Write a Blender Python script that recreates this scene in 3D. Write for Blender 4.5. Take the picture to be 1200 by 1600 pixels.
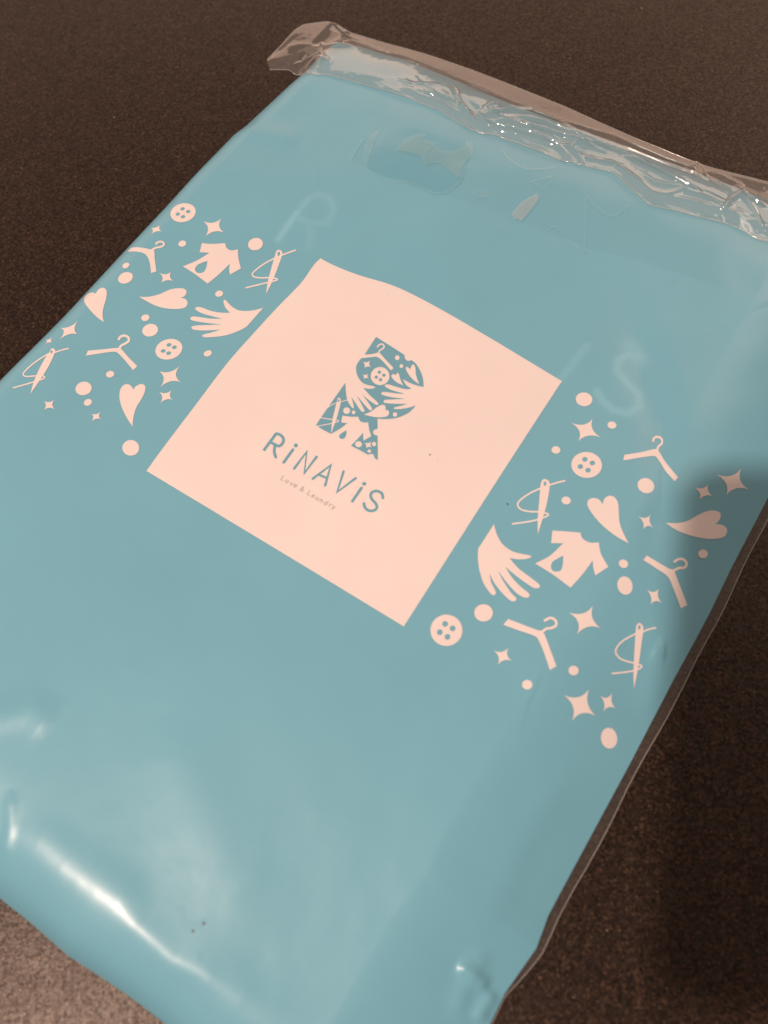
import bpy, bmesh, math, random
import numpy as np
from mathutils import Matrix, Vector
from mathutils.geometry import delaunay_2d_cdt
random.seed(4)
for o in list(bpy.data.objects): bpy.data.objects.remove(o)
sc = bpy.context.scene; COL = sc.collection
# ================================================================ camera
cd = bpy.data.cameras.new('camera'); cam = bpy.data.objects.new('camera', cd); COL.objects.link(cam); sc.camera = cam
RC = ((0.83738847, 0.54401400, -0.05319129), (0.48745281, -0.78725088, -0.37765833), (-0.24732630, 0.29031849, -0.92441596))
CAM = (0.102543, -0.111427, 0.287460)
cam.matrix_world = Matrix(((RC[0][0], -RC[1][0], -RC[2][0], CAM[0]), (RC[0][1], -RC[1][1], -RC[2][1], CAM[1]),
                           (RC[0][2], -RC[1][2], -RC[2][2], CAM[2]), (0, 0, 0, 1)))
cd.sensor_fit = 'VERTICAL'; cd.sensor_height = 36.0; cd.lens = 36.0*1202/1600
cd.clip_start = .004; cd.clip_end = 60
cd.dof.use_dof = True; cd.dof.focus_distance = .33; cd.dof.aperture_fstop = 7.0
# ================================================================ light: a warm room at night
w = bpy.data.worlds.new('World'); sc.world = w; w.use_nodes = True
bg = w.node_tree.nodes['Background']; bg.inputs['Color'].default_value = (1.0, .72, .58, 1); bg.inputs['Strength'].default_value = .28
def lamp(name, loc, aim, size, power, color, shape='DISK', size_y=None):
    l = bpy.data.lights.new(name, 'AREA'); l.shape = shape; l.size = size; l.energy = power; l.color = color
    if size_y: l.size_y = size_y
    o = bpy.data.objects.new(name, l); COL.objects.link(o); o.location = loc
    o.rotation_euler = (Vector(aim)-Vector(loc)).to_track_quat('-Z', 'Y').to_euler(); return o
lamp('ceiling_lamp', (-.300, -1.06, 1.72), (0.05, 0, 0), .072, 37.5, (1.0, .735, .60))
lamp('bounce_from_ceiling', (.7, 2.0, 1.9), (0, 0, 0), 1.4, 8, (1.0, .74, .60))  # soft fill light added to lighten the shadow, standing in for ceiling bounce
lamp('left_fill_light', (-2.4, .3, 1.0), (0, 0, .2), 3.0, 7, (1.0, .64, .46), 'RECTANGLE', 1.5)  # unseen area light added in place of a wall, brightens the bag's left edge
lamp('far_fill_light', (-.7, 2.5, 1.25), (-.3, 0, .3), 4.2, 18, (1.0, .64, .46), 'RECTANGLE', 1.5)  # broad area light added for a bright far wall, lifts the counter's far side
vs = sc.view_settings; vs.view_transform = 'Standard'; vs.look = 'None'; vs.exposure = 0; vs.gamma = 1
# ================================================================ data, in metres / hundredths of a millimetre on the bag
CREASES = [[[[0.0684,0.10768],[0.08842,0.076],[0.10467,0.05873],[0.11883,0.02936],[0.12441,0.00903]],-0.0012,0.007,0],[[[0.09996,0.06924],[0.11007,0.04901],[0.12065,0.02443]],-0.00025,0.0012,0],[[[0.11731,0.04708],[0.13167,0.01939],[0.14317,-0.00183],[0.14628,-0.02663],[0.14644,-0.04187]],0.0008,0.006,0],[[[0.13914,-0.01663],[0.14149,-0.01648],[0.14392,-0.01548]],0.001,0.0035,0],[[[0.10798,-0.04307],[0.11023,-0.05089],[0.11096,-0.05948],[0.11359,-0.07044]],0.00018,0.0018,1],[[[0.13334,-0.06757],[0.13121,-0.08793],[0.1318,-0.10797],[0.13578,-0.12904]],0.0004,0.006,0],[[[0.13912,-0.08742],[0.13779,-0.10627],[0.13728,-0.12173],[0.13671,-0.12947]],-0.0002,0.006,0],[[[0.13107,-0.14002],[0.13722,-0.14044],[0.14362,-0.14143]],0.0014,0.0023,0],[[[0.14556,-0.14095],[0.14475,-0.14644],[0.14506,-0.15152]],0.0012,0.0024,0],[[[0.13665,-0.13055],[0.13685,-0.13865],[0.13704,-0.1466],[0.13918,-0.15504]],0.0007,0.0032,0],[[[-0.0239,-0.19332],[-0.00679,-0.18927],[0.01454,-0.1873],[0.03264,-0.18571],[0.04397,-0.18631],[0.05676,-0.18744],[0.06654,-0.18515],[0.07783,-0.18505],[0.09127,-0.18494],[0.10318,-0.18485]],0.0007,0.0065,0],[[[0.03264,-0.18571],[0.04397,-0.18631],[0.05676,-0.18744],[0.06654,-0.18515],[0.07783,-0.18505]],0.0002,0.003,0],[[[-0.02056,-0.17786],[-0.01314,-0.18633],[-0.00819,-0.19713]],0.0004,0.0022,0],[[[-0.01254,-0.18475],[0.00534,-0.18183],[0.02525,-0.1803],[0.04221,-0.18096]],0.0005,0.006,0],[[[-0.04597,-0.16763],[-0.03337,-0.15432],[-0.02202,-0.15489]],0.0008,0.006,0],[[[0.00693,-0.13116],[0.02784,-0.14291],[0.05043,-0.15431],[0.08085,-0.16734]],0.0006,0.012,0],[[[-0.10186,0.11688],[-0.08894,0.10101],[-0.07824,0.08045]],0.00012,0.005,1],[[[-0.14009,0.10717],[-0.12596,0.11034],[-0.10863,0.11302]],0.0008,0.006,0],[[[0.09545,0.10519],[0.10548,0.12037],[0.1154,0.13634],[0.12654,0.14974]],-0.00015,0.001,0],[[[0.07908,0.09175],[0.08839,0.09012],[0.09793,0.08175]],-0.0005,0.003,0]]
GHOST = [[[[-0.08325,0.06019],[-0.08406,0.07005],[-0.08441,0.07687]],0.0015,1.0],[[[-0.08441,0.07687],[-0.08425,0.08627]],0.0013,0.6],[[[-0.08513,0.08301],[-0.08235,0.09069],[-0.0756,0.09073],[-0.07024,0.08618],[-0.06881,0.07892],[-0.07488,0.07485],[-0.0825,0.07419]],0.0016,0.45],[[[-0.07498,0.07373],[-0.07149,0.06938],[-0.06877,0.06362]],0.0018,0.35],[[[0.05914,0.06067],[0.0599,0.07061],[0.06051,0.08063]],0.0016,0.5],[[[0.08135,0.08709],[0.07685,0.08559],[0.07454,0.08061],[0.07646,0.07582],[0.08198,0.07328],[0.08872,0.07098],[0.09151,0.06581],[0.08924,0.06047],[0.08325,0.05853],[0.07768,0.06028],[0.07444,0.06292]],0.0016,0.8],[[[0.07612,0.08998],[0.0818,0.08616]],0.0035,0.5]]
ART = [
["printed_button","cream",1,[[-12668,5459,-12602,5389,-12550,5309,-12514,5220,-12494,5125,-12490,5026,-12504,4927,-12533,4831,-12578,4739,-12637,4657,-12708,4584,-12789,4525,-12878,4480,-12973,4452,-13070,4441,-13168,4447,-13263,4471,-13355,4515,-13443,4576,-13522,4653,-13589,4742,-13639,4839,-13669,4941,-13676,5042,-13659,5139,-13621,5231,-13565,5315,-13493,5391,-13410,5456,-13319,5510,-13225,5552,-13127,5579,-13027,5589,-12928,5581,-12834,5556,-12746,5515]],[[-13150,5262,-13126,5232,-13117,5195,-13122,5156,-13142,5121,-13172,5095,-13209,5082,-13247,5085,-13281,5103,-13305,5133,-13315,5170,-13309,5210,-13289,5244,-13258,5270,-13221,5282,-13183,5279],[-12825,5271,-12803,5242,-12793,5205,-12799,5166,-12818,5131,-12849,5105,-12886,5093,-12924,5096,-12957,5113,-12980,5143,-12989,5180,-12984,5219,-12964,5254,-12933,5279,-12896,5292,-12858,5289],[-13146,4900,-13123,4870,-13113,4833,-13117,4793,-13136,4758,-13166,4732,-13203,4720,-13241,4722,-13275,4740,-13299,4770,-13310,4808,-13305,4847,-13285,4882,-13254,4907,-13217,4920,-13179,4917],[-12843,4910,-12820,4881,-12810,4844,-12815,4805,-12834,4770,-12864,4744,-12900,4731,-12938,4733,-12971,4751,-12994,4780,-13004,4817,-12999,4857,-12980,4892,-12950,4918,-12913,4930,-12876,4928]],[]],
["printed_button","cream",1,[[-8540,-707,-8474,-770,-8422,-844,-8384,-928,-8362,-1018,-8356,-1113,-8366,-1209,-8392,-1304,-8433,-1394,-8488,-1477,-8556,-1551,-8634,-1612,-8720,-1660,-8812,-1693,-8907,-1709,-9002,-1709,-9094,-1692,-9180,-1658,-9258,-1610,-9326,-1548,-9380,-1474,-9419,-1390,-9443,-1299,-9450,-1204,-9441,-1108,-9414,-1013,-9372,-922,-9315,-838,-9245,-764,-9166,-703,-9078,-655,-8985,-622,-8889,-606,-8794,-607,-8702,-624,-8616,-658]],[[-8967,-904,-8945,-932,-8936,-968,-8942,-1006,-8962,-1041,-8993,-1068,-9030,-1081,-9068,-1080,-9101,-1064,-9123,-1037,-9132,-1001,-9125,-962,-9105,-927,-9074,-901,-9037,-887,-8999,-888],[-8692,-875,-8670,-903,-8661,-939,-8667,-977,-8688,-1012,-8718,-1038,-8755,-1052,-8793,-1051,-8825,-1035,-8847,-1007,-8856,-972,-8849,-933,-8829,-898,-8798,-872,-8761,-858,-8724,-859],[-8981,-1276,-8959,-1304,-8950,-1340,-8956,-1378,-8976,-1413,-9007,-1439,-9044,-1452,-9081,-1451,-9114,-1436,-9136,-1408,-9145,-1372,-9139,-1334,-9119,-1299,-9088,-1273,-9051,-1259,-9013,-1261],[-8711,-1240,-8689,-1268,-8680,-1304,-8686,-1342,-8706,-1377,-8737,-1403,-8774,-1417,-8811,-1416,-8843,-1400,-8866,-1373,-8875,-1337,-8869,-1299,-8849,-1264,-8818,-1237,-8781,-1224,-8744,-1225]],[]],
["printed_button","cream",1,[[9100,3381,9129,3288,9141,3190,9137,3091,9115,2992,9078,2898,9025,2809,8959,2730,8882,2663,8796,2609,8703,2571,8606,2550,8508,2546,8413,2559,8322,2589,8239,2635,8166,2696,8105,2770,8059,2855,8028,2947,8015,3046,8018,3146,8039,3246,8076,3342,8129,3431,8195,3511,8274,3579,8361,3632,8456,3670,8554,3690,8653,3694,8749,3680,8840,3649,8923,3602,8995,3540,9055,3466]],[[8501,3348,8512,3309,8509,3267,8490,3229,8460,3201,8423,3187,8384,3188,8350,3206,8325,3237,8313,3276,8317,3318,8335,3356,8365,3384,8403,3399,8441,3397,8476,3379],[8816,3363,8828,3324,8824,3282,8805,3244,8775,3216,8738,3201,8700,3203,8665,3220,8641,3251,8629,3290,8633,3332,8651,3370,8681,3398,8719,3413,8757,3411,8792,3394],[8498,2983,8509,2945,8506,2903,8487,2866,8457,2838,8420,2824,8382,2825,8347,2842,8322,2873,8311,2911,8315,2953,8333,2990,8363,3019,8400,3033,8439,3031,8473,3014],[8817,3003,8829,2964,8825,2923,8807,2885,8777,2857,8740,2843,8701,2844,8667,2861,8642,2891,8631,2930,8635,2971,8653,3009,8683,3037,8720,3051,8759,3050,8793,3033]],[]],
["printed_button","cream",1,[[7862,-4963,7905,-5053,7933,-5150,7943,-5250,7937,-5350,7914,-5448,7875,-5540,7821,-5624,7754,-5697,7676,-5758,7589,-5804,7495,-5834,7398,-5847,7301,-5843,7205,-5822,7115,-5783,7033,-5730,6960,-5662,6901,-5582,6856,-5493,6827,-5397,6815,-5297,6820,-5195,6843,-5097,6881,-5003,6936,-4917,7004,-4843,7083,-4781,7172,-4734,7267,-4704,7365,-4691,7464,-4696,7560,-4718,7650,-4758,7732,-4813,7803,-4882]],[[7309,-5042,7323,-5081,7322,-5122,7306,-5160,7277,-5188,7239,-5203,7199,-5201,7163,-5184,7135,-5154,7121,-5115,7122,-5074,7138,-5036,7167,-5008,7204,-4993,7245,-4995,7281,-5012],[7619,-5036,7633,-5075,7632,-5116,7616,-5154,7587,-5182,7550,-5197,7510,-5195,7474,-5178,7446,-5148,7432,-5109,7433,-5068,7449,-5030,7478,-5002,7516,-4987,7556,-4989,7592,-5006],[7308,-5404,7322,-5443,7321,-5484,7305,-5521,7276,-5549,7239,-5564,7199,-5562,7162,-5545,7135,-5515,7121,-5477,7121,-5436,7138,-5398,7167,-5370,7204,-5356,7244,-5357,7280,-5374],[7625,-5400,7639,-5438,7638,-5479,7622,-5517,7593,-5545,7556,-5559,7516,-5558,7480,-5541,7453,-5511,7439,-5473,7440,-5432,7456,-5394,7485,-5366,7522,-5352,7562,-5353,7598,-5370]],[]],
["printed_sparkle","cream",1,[[-13514,3936,-13502,3848,-13473,3775,-13427,3719,-13367,3678,-13293,3655,-13207,3650,-13296,3617,-13374,3574,-13442,3521,-13496,3456,-13537,3378,-13562,3288,-13576,3376,-13604,3449,-13647,3508,-13707,3553,-13785,3587,-13888,3611,-13782,3624,-13698,3657,-13632,3705,-13580,3768,-13541,3846]],[],[]],
["printed_sparkle","cream",1,[[-13246,-2114,-13213,-2268,-13162,-2397,-13094,-2501,-13009,-2580,-12907,-2633,-12789,-2661,-12909,-2702,-13012,-2768,-13099,-2861,-13170,-2979,-13224,-3123,-13263,-3293,-13273,-3131,-13305,-3001,-13358,-2901,-13435,-2832,-13541,-2792,-13683,-2778,-13541,-2723,-13434,-2643,-13354,-2541,-13298,-2418,-13262,-2276]],[],[]],
["printed_sparkle","cream",1,[[-13641,-3341,-13625,-3403,-13602,-3455,-13570,-3498,-13532,-3531,-13487,-3554,-13435,-3568,-13486,-3579,-13531,-3600,-13569,-3629,-13599,-3667,-13621,-3714,-13634,-3770,-13645,-3714,-13666,-3667,-13697,-3629,-13739,-3600,-13794,-3579,-13865,-3565,-13795,-3554,-13741,-3531,-13699,-3498,-13669,-3455,-13650,-3403]],[],[]],
["printed_sparkle","cream",1,[[-11344,-5656,-11327,-5742,-11295,-5815,-11248,-5876,-11188,-5924,-11113,-5961,-11023,-5986,-11114,-5996,-11192,-6021,-11257,-6059,-11309,-6111,-11348,-6178,-11374,-6258,-11386,-6175,-11413,-6103,-11455,-6043,-11513,-5995,-11585,-5959,-11673,-5934,-11583,-5924,-11508,-5899,-11446,-5860,-11399,-5806,-11365,-5738]],[],[]],
["printed_sparkle","cream",1,[[-9306,-5054,-9295,-5129,-9273,-5192,-9240,-5243,-9197,-5281,-9142,-5307,-9077,-5322,-9143,-5340,-9200,-5371,-9246,-5414,-9282,-5469,-9308,-5537,-9324,-5616,-9337,-5537,-9361,-5471,-9396,-5417,-9442,-5377,-9500,-5348,-9569,-5333,-9499,-5315,-9439,-5286,-9391,-5246,-9352,-5194,-9324,-5130]],[],[]],
["printed_sparkle","cream",1,[[-11425,2110,-11396,2011,-11352,1928,-11294,1860,-11220,1809,-11132,1773,-11030,1753,-11132,1730,-11220,1691,-11292,1635,-11349,1562,-11391,1473,-11417,1368,-11438,1474,-11477,1565,-11536,1640,-11614,1699,-11712,1743,-11829,1771,-11712,1786,-11615,1818,-11538,1866,-11481,1931,-11443,2012]],[],[]],
["printed_sparkle","cream",1,[[-7968,-1593,-7938,-1762,-7884,-1902,-7804,-2014,-7700,-2097,-7571,-2153,-7417,-2180,-7571,-2224,-7700,-2294,-7803,-2389,-7880,-2510,-7932,-2655,-7959,-2826,-7996,-2660,-8056,-2521,-8139,-2410,-8244,-2327,-8372,-2272,-8524,-2245,-8373,-2200,-8246,-2129,-8143,-2033,-8062,-1912,-8003,-1766]],[],[]],
["printed_sparkle","cream",1,[[-7462,-2687,-7443,-2787,-7411,-2870,-7365,-2936,-7305,-2987,-7231,-3021,-7144,-3040,-7232,-3065,-7305,-3107,-7365,-3166,-7411,-3241,-7443,-3333,-7461,-3441,-7483,-3333,-7523,-3242,-7579,-3168,-7652,-3111,-7742,-3071,-7849,-3047,-7743,-3026,-7653,-2990,-7580,-2938,-7524,-2870,-7484,-2787]],[],[]],
["printed_sparkle","cream",1,[[-11306,5669,-11275,5511,-11219,5378,-11136,5269,-11028,5184,-10893,5123,-10734,5087,-10895,5055,-11032,4995,-11144,4909,-11231,4795,-11293,4654,-11330,4486,-11363,4655,-11422,4798,-11509,4915,-11623,5007,-11765,5072,-11935,5111,-11764,5141,-11620,5197,-11502,5277,-11411,5382,-11345,5513]],[],[]],
["printed_sparkle","cream",1,[[7842,5048,7886,4887,7954,4752,8047,4642,8165,4559,8307,4503,8473,4472,8306,4433,8163,4369,8044,4279,7949,4164,7879,4024,7833,3861,7808,4023,7753,4160,7669,4271,7556,4356,7414,4414,7243,4444,7414,4483,7557,4546,7671,4634,7757,4747,7813,4885]],[],[]],
["printed_sparkle","cream",1,[[11346,-1680,11389,-1838,11455,-1969,11546,-2072,11660,-2148,11799,-2196,11962,-2215,11799,-2267,11661,-2342,11548,-2443,11459,-2568,11395,-2717,11356,-2891,11325,-2726,11266,-2592,11178,-2490,11062,-2418,10918,-2376,10746,-2361,10917,-2305,11060,-2223,11174,-2119,11260,-1993,11317,-1847]],[],[]],
["printed_sparkle","cream",1,[[9552,-4636,9567,-4735,9598,-4816,9645,-4881,9707,-4928,9786,-4960,9879,-4974,9785,-5001,9705,-5043,9641,-5099,9591,-5169,9557,-5254,9538,-5353,9516,-5255,9478,-5173,9425,-5106,9356,-5054,9271,-5017,9170,-4995,9271,-4975,9357,-4939,9428,-4887,9484,-4819,9525,-4736]],[],[]],
["printed_sparkle","cream",1,[[12616,-4332,12655,-4504,12721,-4650,12813,-4769,12931,-4862,13076,-4929,13247,-4970,13076,-5003,12932,-5063,12815,-5152,12725,-5270,12661,-5415,12624,-5589,12587,-5417,12522,-5276,12428,-5165,12306,-5083,12155,-5032,11976,-5010,12154,-4959,12304,-4882,12425,-4782,12517,-4657,12581,-4507]],[],[]],
["printed_sparkle","cream",1,[[13382,-3943,13409,-4046,13448,-4133,13499,-4205,13563,-4262,13639,-4304,13728,-4331,13640,-4347,13566,-4379,13506,-4429,13459,-4495,13426,-4578,13406,-4677,13388,-4575,13354,-4488,13305,-4415,13241,-4358,13162,-4315,13069,-4287,13161,-4272,13237,-4240,13298,-4191,13342,-4126,13370,-4043]],[],[]],
["printed_sparkle","cream",1,[[11534,2629,11554,2533,11587,2449,11633,2378,11692,2319,11764,2273,11849,2240,11766,2233,11697,2208,11643,2166,11604,2107,11580,2031,11570,1939,11541,2034,11497,2114,11440,2178,11368,2228,11282,2263,11182,2285,11280,2304,11362,2338,11429,2389,11480,2454,11515,2534]],[],[]],
["printed_sparkle","cream",1,[[12835,5029,12863,4933,12904,4854,12959,4793,13027,4750,13108,4724,13203,4717,13107,4679,13025,4626,12956,4557,12899,4472,12856,4371,12825,4254,12812,4361,12780,4446,12729,4508,12658,4546,12569,4563,12460,4557,12569,4608,12660,4671,12732,4744,12785,4829,12819,4923]],[],[]],
["printed_sparkle","cream",1,[[13661,6444,13695,6264,13758,6123,13849,6021,13969,5959,14117,5937,14295,5955,14116,5859,13964,5746,13841,5615,13745,5467,13676,5300,13635,5116,13599,5278,13531,5407,13434,5501,13305,5560,13147,5586,12958,5581,13148,5663,13309,5772,13441,5905,13544,6062,13617,6241]],[],[]],
["printed_sparkle","cream",1,[[13082,326,13104,227,13139,141,13188,69,13252,12,13329,-32,13419,-62,13330,-72,13255,-99,13195,-141,13150,-200,13119,-275,13104,-366,13079,-270,13039,-186,12984,-115,12914,-55,12828,-8,12727,28,12827,33,12910,56,12977,97,13028,156,13063,232]],[],[]],
["printed_dot","cream",1,[[-11877,3747,-11856,3726,-11839,3701,-11827,3673,-11819,3644,-11817,3613,-11821,3582,-11829,3552,-11843,3524,-11861,3499,-11883,3477,-11908,3458,-11936,3445,-11966,3436,-11997,3433,-12027,3434,-12056,3442,-12084,3454,-12108,3471,-12129,3492,-12146,3516,-12158,3544,-12166,3573,-12168,3604,-12164,3635,-12156,3665,-12142,3693,-12124,3719,-12103,3741,-12077,3760,-12049,3774,-12020,3782,-11989,3786,-11959,3784,-11930,3777,-11902,3764]],[],[]],
["printed_dot","cream",1,[[-13331,1451,-13309,1436,-13290,1418,-13274,1396,-13262,1371,-13254,1343,-13250,1315,-13251,1286,-13256,1258,-13265,1230,-13278,1205,-13295,1183,-13316,1165,-13339,1150,-13364,1141,-13391,1137,-13418,1138,-13446,1144,-13472,1155,-13497,1171,-13518,1191,-13537,1214,-13551,1240,-13560,1268,-13565,1297,-13564,1326,-13558,1354,-13547,1380,-13531,1404,-13512,1425,-13489,1442,-13464,1455,-13437,1464,-13409,1468,-13382,1467,-13356,1461]],[],[]],
["printed_dot","cream",1,[[-12796,1053,-12754,1019,-12718,978,-12689,930,-12669,877,-12659,821,-12657,763,-12666,706,-12683,650,-12710,597,-12744,550,-12785,509,-12832,476,-12883,451,-12936,436,-12991,431,-13044,436,-13096,450,-13143,474,-13185,507,-13221,547,-13249,595,-13269,647,-13279,703,-13281,761,-13272,819,-13255,875,-13229,928,-13195,976,-13154,1018,-13108,1052,-13057,1076,-13004,1092,-12950,1097,-12896,1092,-12844,1077]],[],[]],
["printed_dot","cream",1,[[-10475,-4334,-10429,-4373,-10392,-4418,-10363,-4469,-10344,-4523,-10335,-4580,-10337,-4636,-10350,-4691,-10373,-4743,-10405,-4790,-10446,-4831,-10493,-4865,-10547,-4890,-10605,-4907,-10665,-4913,-10725,-4910,-10784,-4898,-10840,-4876,-10892,-4845,-10937,-4807,-10975,-4761,-11005,-4711,-11024,-4657,-11034,-4600,-11032,-4543,-11021,-4488,-10998,-4435,-10967,-4387,-10926,-4346,-10878,-4312,-10824,-4286,-10766,-4270,-10705,-4263,-10644,-4266,-10584,-4280,-10527,-4302]],[],[]],
["printed_dot","cream",1,[[-9991,-4856,-9968,-4871,-9947,-4891,-9930,-4914,-9917,-4939,-9909,-4967,-9906,-4995,-9907,-5024,-9914,-5052,-9925,-5079,-9940,-5104,-9960,-5125,-9982,-5143,-10008,-5156,-10035,-5165,-10063,-5169,-10091,-5168,-10118,-5162,-10144,-5151,-10168,-5136,-10189,-5117,-10206,-5094,-10218,-5069,-10227,-5041,-10230,-5012,-10229,-4983,-10222,-4955,-10211,-4928,-10196,-4904,-10177,-4882,-10154,-4864,-10129,-4851,-10102,-4842,-10074,-4838,-10045,-4839,-10018,-4845]],[],[]],
["printed_dot","cream",1,[[-10099,-3327,-10077,-3346,-10060,-3369,-10047,-3394,-10038,-3421,-10035,-3450,-10038,-3478,-10045,-3506,-10057,-3533,-10074,-3557,-10095,-3578,-10119,-3596,-10146,-3609,-10175,-3618,-10205,-3622,-10235,-3621,-10264,-3615,-10292,-3605,-10317,-3590,-10338,-3571,-10356,-3548,-10369,-3523,-10377,-3496,-10380,-3467,-10378,-3438,-10371,-3410,-10359,-3384,-10342,-3359,-10321,-3338,-10296,-3320,-10269,-3307,-10240,-3298,-10210,-3294,-10180,-3295,-10151,-3301,-10123,-3312]],[],[]],
["printed_dot","cream",1,[[-10702,-296,-10680,-317,-10662,-341,-10649,-368,-10641,-397,-10638,-427,-10641,-457,-10649,-486,-10662,-514,-10679,-539,-10701,-562,-10726,-580,-10754,-594,-10784,-602,-10815,-606,-10845,-605,-10875,-598,-10903,-586,-10928,-570,-10950,-549,-10968,-525,-10981,-498,-10989,-469,-10992,-439,-10990,-409,-10982,-379,-10969,-352,-10951,-326,-10930,-304,-10904,-285,-10876,-272,-10847,-263,-10816,-259,-10785,-261,-10755,-267,-10727,-279]],[],[]],
["printed_dot","cream",1,[[-9995,-568,-9953,-608,-9918,-654,-9893,-706,-9878,-761,-9873,-819,-9879,-876,-9894,-932,-9919,-985,-9954,-1033,-9996,-1074,-10044,-1109,-10098,-1134,-10155,-1151,-10214,-1158,-10273,-1155,-10330,-1142,-10384,-1119,-10432,-1088,-10474,-1049,-10509,-1003,-10534,-951,-10550,-896,-10555,-838,-10551,-780,-10536,-724,-10511,-670,-10477,-622,-10436,-579,-10387,-545,-10333,-519,-10275,-502,-10216,-495,-10156,-499,-10098,-512,-10044,-536]],[],[]],
["printed_dot","cream",1,[[-6849,-5502,-6815,-5551,-6790,-5605,-6776,-5661,-6773,-5718,-6781,-5773,-6800,-5826,-6829,-5874,-6867,-5917,-6914,-5953,-6967,-5980,-7026,-5999,-7088,-6008,-7152,-6007,-7216,-5997,-7277,-5976,-7335,-5947,-7387,-5910,-7432,-5866,-7468,-5816,-7494,-5762,-7509,-5706,-7513,-5649,-7505,-5593,-7486,-5540,-7457,-5491,-7418,-5448,-7371,-5412,-7317,-5384,-7257,-5366,-7194,-5357,-7129,-5358,-7064,-5369,-7002,-5390,-6945,-5420,-6893,-5457]],[],[]],
["printed_dot","cream",1,[[-8848,5543,-8807,5499,-8774,5449,-8750,5395,-8736,5337,-8733,5278,-8739,5219,-8756,5163,-8782,5110,-8818,5063,-8861,5023,-8910,4991,-8964,4968,-9022,4954,-9082,4951,-9141,4959,-9199,4976,-9252,5003,-9301,5039,-9343,5083,-9376,5133,-9401,5188,-9415,5246,-9420,5305,-9413,5364,-9397,5421,-9370,5475,-9335,5522,-9291,5562,-9241,5594,-9186,5617,-9127,5630,-9067,5632,-9007,5624,-8950,5606,-8896,5579]],[],[]],
["printed_dot","cream",1,[[-8749,2424,-8729,2403,-8712,2378,-8700,2351,-8694,2323,-8692,2293,-8695,2263,-8704,2235,-8718,2208,-8735,2183,-8757,2162,-8782,2144,-8810,2131,-8839,2123,-8869,2120,-8898,2122,-8927,2130,-8954,2142,-8978,2159,-8999,2180,-9015,2204,-9027,2231,-9034,2260,-9036,2289,-9032,2319,-9024,2348,-9011,2375,-8993,2400,-8971,2422,-8946,2439,-8918,2452,-8889,2460,-8859,2463,-8829,2460,-8800,2453,-8773,2440]],[],[]],
["printed_dot","cream",1,[[-7247,-303,-7227,-320,-7211,-341,-7199,-365,-7191,-392,-7188,-421,-7189,-450,-7196,-480,-7207,-508,-7222,-534,-7241,-558,-7263,-578,-7287,-595,-7313,-607,-7340,-614,-7368,-616,-7394,-613,-7419,-605,-7442,-592,-7462,-575,-7478,-554,-7490,-530,-7497,-503,-7500,-474,-7499,-445,-7492,-416,-7481,-388,-7466,-361,-7447,-337,-7425,-317,-7401,-300,-7375,-288,-7348,-281,-7321,-279,-7294,-282,-7269,-290]],[],[]],
["printed_dot","cream",1,[[7447,5818,7463,5764,7470,5708,7467,5651,7455,5595,7434,5541,7404,5491,7366,5446,7322,5409,7273,5379,7220,5359,7165,5348,7109,5347,7055,5357,7003,5376,6956,5404,6915,5441,6881,5485,6855,5535,6838,5589,6831,5646,6833,5704,6845,5761,6867,5815,6897,5866,6935,5910,6979,5947,7029,5976,7083,5996,7138,6006,7194,6006,7249,5996,7300,5977,7347,5948,7388,5911,7422,5868]],[],[]],
["printed_dot","cream",1,[[8773,5269,8779,5241,8780,5212,8776,5183,8768,5155,8754,5128,8736,5104,8714,5083,8689,5066,8662,5053,8633,5045,8604,5042,8575,5044,8547,5051,8521,5063,8497,5079,8477,5100,8461,5123,8450,5150,8444,5178,8442,5207,8446,5236,8455,5264,8469,5291,8487,5315,8509,5336,8534,5353,8561,5366,8590,5373,8619,5376,8649,5374,8677,5367,8703,5355,8726,5339,8746,5318,8762,5295]],[],[]],
["printed_dot","cream",1,[[7435,3135,7443,3108,7447,3080,7445,3051,7439,3023,7427,2996,7412,2970,7392,2948,7368,2929,7342,2914,7315,2903,7286,2898,7257,2897,7228,2901,7201,2910,7177,2924,7156,2942,7138,2963,7125,2988,7116,3015,7113,3043,7114,3072,7121,3100,7132,3128,7148,3153,7168,3176,7191,3195,7217,3210,7245,3221,7274,3226,7303,3227,7332,3223,7359,3213,7383,3199,7404,3181,7422,3160]],[],[]],
["printed_dot","cream",1,[[8775,1456,8782,1429,8783,1402,8780,1373,8771,1346,8757,1320,8740,1296,8718,1274,8694,1257,8667,1244,8638,1235,8609,1231,8580,1231,8552,1237,8525,1248,8502,1262,8482,1281,8466,1303,8455,1328,8448,1355,8447,1383,8450,1411,8459,1439,8472,1466,8490,1490,8512,1511,8536,1528,8563,1542,8592,1551,8621,1555,8651,1554,8679,1548,8705,1537,8728,1522,8748,1503,8764,1481]],[],[]],
["printed_dot","cream",1,[[8454,-3823,8477,-3874,8491,-3928,8496,-3985,8491,-4042,8476,-4098,8452,-4151,8419,-4200,8379,-4242,8333,-4277,8282,-4304,8228,-4322,8172,-4330,8116,-4328,8061,-4316,8010,-4295,7964,-4264,7924,-4226,7891,-4181,7868,-4130,7853,-4075,7848,-4018,7853,-3961,7868,-3905,7892,-3851,7924,-3803,7965,-3760,8011,-3724,8063,-3697,8118,-3680,8174,-3672,8230,-3674,8285,-3686,8336,-3708,8382,-3739,8422,-3777]],[],[]],
["printed_dot","cream",1,[[12005,-3974,12017,-4001,12023,-4030,12024,-4060,12020,-4092,12011,-4122,11998,-4152,11979,-4179,11957,-4203,11932,-4224,11905,-4240,11876,-4251,11846,-4257,11816,-4257,11788,-4253,11761,-4242,11738,-4227,11717,-4208,11701,-4184,11690,-4158,11683,-4129,11682,-4098,11686,-4067,11695,-4036,11708,-4007,11727,-3980,11749,-3955,11774,-3935,11801,-3919,11831,-3908,11860,-3902,11890,-3901,11919,-3906,11945,-3916,11969,-3931,11989,-3951]],[],[]],
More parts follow.
